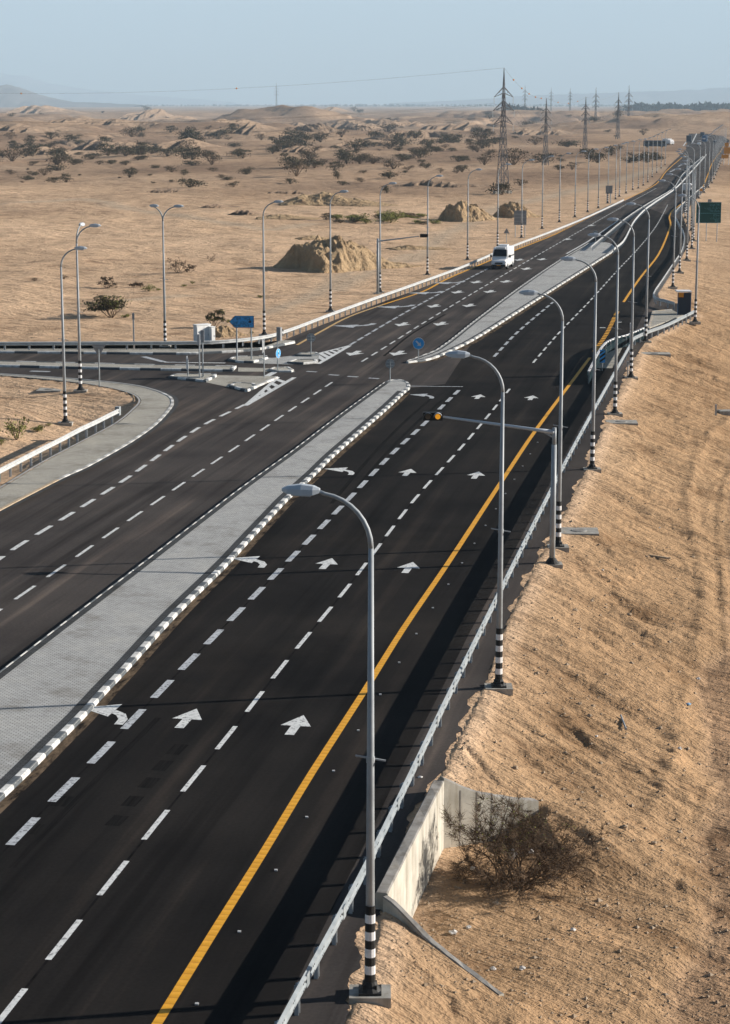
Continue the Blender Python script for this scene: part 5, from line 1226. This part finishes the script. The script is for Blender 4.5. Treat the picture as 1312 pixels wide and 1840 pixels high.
for i in range(26):
    x, y = prg.uniform(860, 1250), prg.uniform(960, 1640)
    p = ground_at(x, y)
    if float(paved_distance(np.array([p.x]), np.array([p.y]))[0]) < 1: continue
    t = MB(); bm = bmesh.new(); bmesh.ops.create_icosphere(bm, subdivisions=2, radius=prg.uniform(.06,.13))
    for v in bm.verts: v.co *= prg.uniform(.75,1.2); v.co.z *= .7
    me = bpy.data.meshes.new('stone'); bm.to_mesh(me); bm.free(); me.materials.append(M['rock']); o = bpy.data.objects.new('stone', me); COL.objects.link(o); o.location = p; tag(o, 'loose sandy stone lying on the embankment', 'stone', RG)

# ------------------------------------------------------------------ vehicles
def wheel(parent, x, y, r, wd):
    t = MB(); t.tube([(x, y-wd/2, r), (x, y+wd/2, r)], r, 18); w_ = t.build('wheel', M['tyre'], parent, False); s = 1 if y > 0 else -1
    t = MB(); t.tube([(x, y+s*(wd/2+0.005), r), (x, y+s*(wd/2+0.015), r)], r*0.55, 12); t.build('rim', M['galv'], w_)
def loft(mb, secs, mi=0):
    n = len(secs[0]); b = len(mb.v)
    for s_ in secs: mb.v += [tuple(p) for p in s_]
    for i in range(len(secs)-1):
        for k in range(n):
            k2 = (k+1) % n; mb.face((b+i*n+k, b+i*n+k2, b+(i+1)*n+k2, b+(i+1)*n+k), mi)
    mb.face([b+k for k in range(n)][::-1], mi); mb.face([b+(len(secs)-1)*n+k for k in range(n)], mi)
def section(x, hw, z0, z1, top=0.8, belt=None):
    """cross-section ring of a vehicle body at length x"""
    b = belt if belt else z0 + (z1-z0)*0.5
    return [(x,-hw*.94,z0),(x,-hw,z0+.18),(x,-hw,b),(x,-hw*(top+.08),z1-.14),(x,-hw*(top-.1),z1),(x,hw*(top-.1),z1),(x,hw*(top+.08),z1-.14),(x,hw,b),(x,hw,z0+.18),(x,hw*.94,z0)]
def van():
    p = at(903, 481); head = math.atan2(-1, -0.23)
    s = empty('van', p, head, 'white high-roofed minibus van driving toward the junction on the left carriageway', 'van'); s.scale = (1.0, 1.0, 1.0)
    b = MB(); W_ = 0.98
    loft(b, [section(-2.95, W_*.93, .42, 2.35, .88, 1.25), section(-2.85, W_, .36, 2.55, .9, 1.25), section(1.0, W_, .36, 2.62, .9, 1.25), section(1.25, W_, .36, 2.58, .88, 1.25), section(1.55, W_, .36, 2.35, .86, 1.25), section(2.02, W_*.99, .36, 1.62, .93, 1.12), section(2.25, W_*.98, .36, 1.28, .92, 1.0), section(2.80, W_*.93, .36, 1.06, .88, .85), section(2.93, W_*.86, .42, .88, .88, .7)])
    body = b.build('body', M['white_body'], s, False)
    g = MB(); g.poly([(2.10,-.86,1.54),(2.10,.86,1.54),(1.58,.76,2.32),(1.58,-.76,2.32)]); g.v = [(x+.06, y, z+.03) for x, y, z in g.v]; g.poly([(2.15,-.87,1.58),(1.63,-.78,2.36),(1.55,-.78,2.3),(2.04,-.87,1.52)]); g.poly([(2.15,.87,1.58),(2.04,.87,1.52),(1.55,.78,2.3),(1.63,.78,2.36)]); g.build('windscreen', M['glass'], s)
    for sd in (-1, 1):
        for x0, x1 in ((0.75,1.55),(-0.55,0.6),(-1.75,-.7),(-2.7,-1.9)):
            g = MB(); xt = x1-.22 if x1 > 1 else x1
            P = [(x0, sd*(W_+.004), 1.38),(x1, sd*(W_+.004), 1.38),(xt, sd*(W_*.97), 2.02),(x0, sd*(W_*.97), 2.02)]; Q = [(x, y-sd*.05, z) for x, y, z in P]
            g.v += P+Q; g.face((0,1,2,3)); g.face((7,6,5,4)); [g.face((e,(e+1)%4+4*0,(e+1)%4+4,e+4)) for e in range(4)]; g.build('side_window', M['glass'], s)
        for x in (-1.9, 1.95): wheel(s, x, sd*(W_-.11), .35, .24)
        m_ = MB(); m_.box((1.65, sd*(W_+.2), 1.55), (.12,.2,.34)); m_.bar((1.65, sd*W_, 1.45), (1.65, sd*(W_+.15), 1.5), .05); m_.build('mirror', M['black'], s)
        h = MB(); h.box((2.80, sd*.70, .86), (.16,.30,.2)); h.build('headlight', M['lamp_glass'], s)
        r = MB(); r.box((-.7, sd*(W_+.008), .66), (3.0,.03,.10)); r.build('side_strip', M['grey_cladding'], s)
    h = MB(); h.box((2.93,0,.76),(.06,.95,.20)); h.build('grille', M['black'], s)
    h = MB(); h.box((2.90,0,.47),(.2,1.72,.26)); bp = h.build('bumper', M['black'], s); h = MB(); h.box((3.01,0,.50),(.02,.52,.11)); h.build('number_plate', M['orange'], bp)
    h = MB(); h.box((1.47,0,2.52),(.2,1.15,.22)); h.build('destination_box', M['white_body'], s)
    h = MB(); h.box((-.8,0,2.70),(1.4,1.1,.20)); h.build('roof_unit', M['white_body'], s)
van()
def lorry(px, py, head, L, W_, H, label, cat, body, cab, glass=True, name='lorry', z=None):
    p = at(px, py) if z is None else z; s = empty(name, p, head, label, cat)
    b = MB(); loft(b, [section(-L/2, W_/2, .5, H, .95), section(L/2-(2.0 if cab else .4), W_/2, .5, H, .95)] + ([] if cab else [section(L/2-.1, W_/2*.97, .5, H-.25, .9), section(L/2, W_/2*.94, .5, H*.55, .95)])); b.build('body', M[body], s)
    if cab: b = MB(); loft(b, [section(L/2-1.9, W_/2*.97, .5, H*.82, .95), section(L/2-.5, W_/2*.97, .5, H*.82, .93), section(L/2, W_/2*.95, .5, H*.5, .95)]); b.build('cab', M[cab], s)
    if glass:
        g = MB(); hh = (H*.82 if cab else H); g.poly([(L/2-.02, -W_*.42, hh*.55),(L/2-.02, W_*.42, hh*.55),(L/2-.45, W_*.38, hh*.9),(L/2-.45,-W_*.38, hh*.9)]); g.v = [(x+.06,y,z_) for x,y,z_ in g.v]; g.poly([(L/2+.03,-W_*.42,hh*.55),(L/2-.40,-W_*.38,hh*.9),(L/2-.46,-W_*.38,hh*.88),(L/2-.04,-W_*.42,hh*.53)]); g.build('windscreen', M['glass'], s)
        if not cab:
            for sd in (-1, 1): g = MB(); g.box((-.2, sd*(W_/2-.02), H*.68), (L*.86, .08, H*.26)); g.build('side_window', M['glass'], s)
    for x in (-L*.3, L*.33):
        for sd in (-1, 1): wheel(s, x, sd*(W_/2-.15), .48 if H > 2 else .33, .28)
    return s
def far_ground(px, py): q = nearest(px, py); return q
lorry(1177, 268, R(168), 10.5, 2.5, 3.2, 'dark coach parked across the sand left of the far road', 'bus', 'dark_body', None, name='coach', z=far_ground(1177, 265))
lorry(1200, 262, R(-60), 6.0, 2.4, 3.0, 'white lorry beside the parked dark coach', 'lorry', 'white_body', 'white_body', z=far_ground(1201, 260))
fr = ROADROT
lorry(1238, 256, math.pi/2-fr, 9, 2.5, 3.6, 'dark box lorry on the left of the far carriageway', 'lorry', 'dark_body', 'dark_body')
lorry(1266, 256, -math.pi/2-fr, 10, 2.5, 3.6, 'bluish lorry in the middle of the far road', 'lorry', 'blue_body', 'blue_body')
lorry(1262, 246, -math.pi/2-fr, 7, 2.4, 2.8, 'dark truck furthest along the road at the vanishing bend', 'lorry', 'dark_body', 'dark_body')
lorry(1284, 258, math.pi/2-fr, 4.3, 1.8, 1.5, 'small dark car on the right far carriageway', 'car', 'dark_body', None, name='car')
lorry(1234.5, 345, math.pi/2-fr, 4.6, 1.9, 1.9, 'small white car driving away between the far right lamps', 'car', 'white_body', None, name='car')
lorry(1256, 262, -math.pi/2-fr, 4.4, 1.8, 1.5, 'small pale car coming down the far left carriageway', 'car', 'white_body', None, name='car')

# ------------------------------------------------------------------ pylons and wires
def pylon(px, py, top, label, full=False, group='power pylons across the plain'):
    p = nearest(px, py); zt = above(px, top, p) - p.z; s = empty('pylon', p, R(28), label, 'pylon', group)
    m = MB(); b = zt*0.024; w_ = max(0.10, min(p.y, 1400)*0.00013); K = 9 if full else 6
    lv = [(zt*0.80)*(1-(1-i/K)**1.25) for i in range(K+1)]; rad = lambda z: b*(1-z/zt)**1.9*(0.95 if full else 0.75) + 0.014*zt*(1-z/zt) + 0.10
    for i in range(K):
        z0, z1 = lv[i], lv[i+1]; r0, r1 = rad(z0), rad(z1); c0 = [(r0,r0,z0),(-r0,r0,z0),(-r0,-r0,z0),(r0,-r0,z0)]; c1 = [(r1,r1,z1),(-r1,r1,z1),(-r1,-r1,z1),(r1,-r1,z1)]
        for k in range(4):
            k2 = (k+1) % 4; m.bar(c0[k], c1[k], w_*1.25); m.bar(c0[k], c1[k2], w_*.7); m.bar(c0[k2], c1[k], w_*.7); m.bar(c1[k], c1[k2], w_*.7)
    r1 = rad(lv[-1])
    for k in ((r1,r1),(-r1,r1),(-r1,-r1),(r1,-r1)): m.bar((k[0],k[1],lv[-1]), (0,0,zt), w_*1.1)
    for q in (.85,.9,.95): r = r1*(1-(q-.8)/.2); m.bar((r,r,zt*q),(-r,-r,zt*(q+.03)),w_*.6); m.bar((-r,r,zt*q),(r,-r,zt*(q+.03)),w_*.6)
    m.build('lattice_mast', M['lattice'], s); tips = [Vector((0,0,zt))]
    for f, a in ((.80,.125),(.69,.14),(.58,.13)):
        for sd in (-1, 1):
            t = MB(); z = zt*f; r = rad(z); e = (sd*zt*a*.72, 0, z-zt*.03)
            for y in (-r, r): t.bar((sd*r*.8, y, z), e, w_*.95); t.bar((sd*r*.8, y, z+zt*.045), e, w_*.95)
            t.bar((sd*zt*a*.3, -r*.5, z), (sd*zt*a*.3, r*.5, z+zt*.01), w_*.6); t.build('cross_arm', M['lattice'], s)
            t2 = MB(); t2.bar(e, (e[0], 0, e[2]-zt*.05), w_*.8); t2.build('insulator', M['galv_post'], s); tips.append(Vector((e[0], 0, e[2]-zt*.05)))
    if full:
        t = MB()
        for k in ((1,1),(-1,1),(-1,-1),(1,-1)): t.box((k[0]*rad(0), k[1]*rad(0), .2), (.9,.9,.9))
        t.build('footings', M['concrete_slab'], s)
    q = Matrix.Rotation(R(28), 3, 'Z'); return [p + q @ v for v in tips]
T = [pylon(903, 347, 122, 'largest dark lattice pylon in the middle of the plain', True), pylon(980, 297, 176, 'second lattice pylon just right of the largest one'), pylon(1051, 274, 174, 'third lattice pylon, tall between the second and the lorry'), pylon(1110, 250, 166, 'fourth lattice pylon, beside the two tallest on the right')]
T.append(pylon(1129, 226, 153, 'rightmost hazy pylon with spread arms')); pylon(1070, 221, 157, 'hazy pylon just left of the rightmost pylons'); pylon(1024, 208, 158, 'hazy pylon between the second and third pylons'); pylon(990, 203, 157, 'hazy thin pylon right of the small left one'); pylon(943, 208, 153, 'hazy thin pylon just right of the largest one'); pylon(497, 200, 148, 'lone hazy pylon on the left horizon')
def wire(a, b, sag, label, balls=0, r=0.02, k=14):
    t = MB(); o = Vector(a); pts = []
    for i in range(k+1): f = i/k; q = (Vector(b)-o)*f; q.z -= sag*4*f*(1-f); pts.append(q)
    t.tube(pts, r, 4, 0, False); w_ = t.build('power_line', M['wire'], None, False, o); tag(w_, label, 'power line', 'power lines between pylons')
    for i in range(balls):
        f = (i+1)/(balls+1); q = (Vector(b)-o)*f; q.z -= sag*4*f*(1-f); t = MB()
        bm = bmesh.new(); bmesh.ops.create_icosphere(bm, subdivisions=2, radius=0.22); me = bpy.data.meshes.new('marker_ball'); bm.to_mesh(me); bm.free(); me.materials.append(M['orange']); c = bpy.data.objects.new('marker_ball', me); COL.objects.link(c); c.parent = w_; c.location = q
WL = 'thin sagging power line strung between the lattice pylons'
for i in range(len(T)-1):
    for k in range(7): wire(T[i][k], T[i+1][k], 4 if k else 2.2, WL, 5 if (k == 0 and i == 0) else (3 if k == 0 and i == 1 else 0))
d = (T[0][0]-T[1][0]).normalized()
LP = [Vector((at(-420, 330).x, 330.0, 30.0))]
for k, (dx, dz) in enumerate(((0,0),(-1,-6),(2,-6),(-1,-10),(2,-10))):
    src = T[0][(0,1,2,3,4)[k]]; wire(src, Vector((src.x-190, src.y+170, src.z-3)), 3.5, 'thin power line running left from the largest pylon across the sky', 2 if k == 0 else 0)

# ------------------------------------------------------------------ far belt of trees, hills
def belt(px0, px1, py, ht, n, seed, name='treeline'):
    rng = random.Random(seed); c = MB(); a, b = at(px0, py), at(px1, py); D = a.y
    for i in range(n):
        f = rng.random(); p = a.lerp(b, f); p.y += rng.uniform(-.04,.04)*D; h = ht*rng.uniform(.55,1.1); w_ = h*rng.uniform(.35,.7)
        for j in range(9): c.leaf((p.x+rng.gauss(0,w_*.5), p.y+rng.gauss(0,w_*.4), rng.uniform(.1,.95)*h), w_*rng.uniform(.5,.9), rng)
    return tag(c.build(name, M['far_wood']), kind='stuff')
belt(1128, 1420, 202, 17, 420, 1); belt(560, 1130, 191.5, 13, 420, 2); belt(-150, 560, 191, 11, 420, 3); belt(895, 960, 206, 14, 60, 4)
def ridge(px0, px1, D, prof, seed, depth):
    """mountain ridge at distance D, prof: list of (pixel x, pixel row of the crest)"""
    n, m_ = 120, 26; mb = MB(); rows = []
    xs = np.linspace(px0, px1, n); pr = np.interp(xs, [q[0] for q in prof], [q[1] for q in prof])
    for j in range(m_):
        v = j/(m_-1); y = D + (v-0.5)*depth; prf = math.sin(math.pi*v)**0.8
        for i in range(n):
            X = (xs[i]-656)/FPX*D*1.0; hgt = CAM_H + (HORIZON-pr[i])/FPX*D
            k = float(fbm(np.array([xs[i]*.05+seed]), np.array([v*5.0+seed]), 5, .6)[0]); k2 = abs(float(fbm(np.array([xs[i]*.12+seed*2]), np.array([v*1.2]), 4, .6)[0]))
            mb.v.append((X, y, -30 + (hgt+30)*prf*(1+.22*k*(1-prf*.6)-.35*k2*(1-prf))))
    for j in range(m_-1):
        for i in range(n-1): mb.face((j*n+i, j*n+i+1, (j+1)*n+i+1, (j+1)*n+i))
    return tag(mb.build('hills', M['hill'], None, True), kind='structure')
ridge(-260, 260, 11000, [(-260,178),(-120,172),(-30,164),(8,160),(25,154),(55,161),(75,168),(100,176),(140,183),(260,188)], 2.0, 1500)
ridge(-400, 420, 24000, [(-400,150),(-60,142),(20,134),(60,140),(95,150),(150,160),(250,170),(420,183)], 5.0, 4000)
ridge(700, 1800, 19000, [(700,185),(830,180),(930,173),(1050,168),(1180,164),(1312,158),(1500,152),(1800,150)], 7.0, 3500)

# ------------------------------------------------------------------ air
HZ = MB(); HZ.box((0, 14000, 645), (36000, 29000, 1420)); hz = HZ.build('haze', M['wire'])
hz.data.materials.clear(); hm = bpy.data.materials.new('haze'); hm.use_nodes = True; hnt = hm.node_tree; hnt.nodes.clear()
vo = hnt.nodes.new('ShaderNodeVolumePrincipled'); vo.inputs['Color'].default_value = (0.62, 0.82, 1.0, 1); vo.inputs['Density'].default_value = 8.5e-5; vo.inputs['Anisotropy'].default_value = 0.0
ho = hnt.nodes.new('ShaderNodeOutputMaterial'); hnt.links.new(vo.outputs[0], ho.inputs['Volume']); hz.data.materials.append(hm)
tag(hz, kind='stuff')
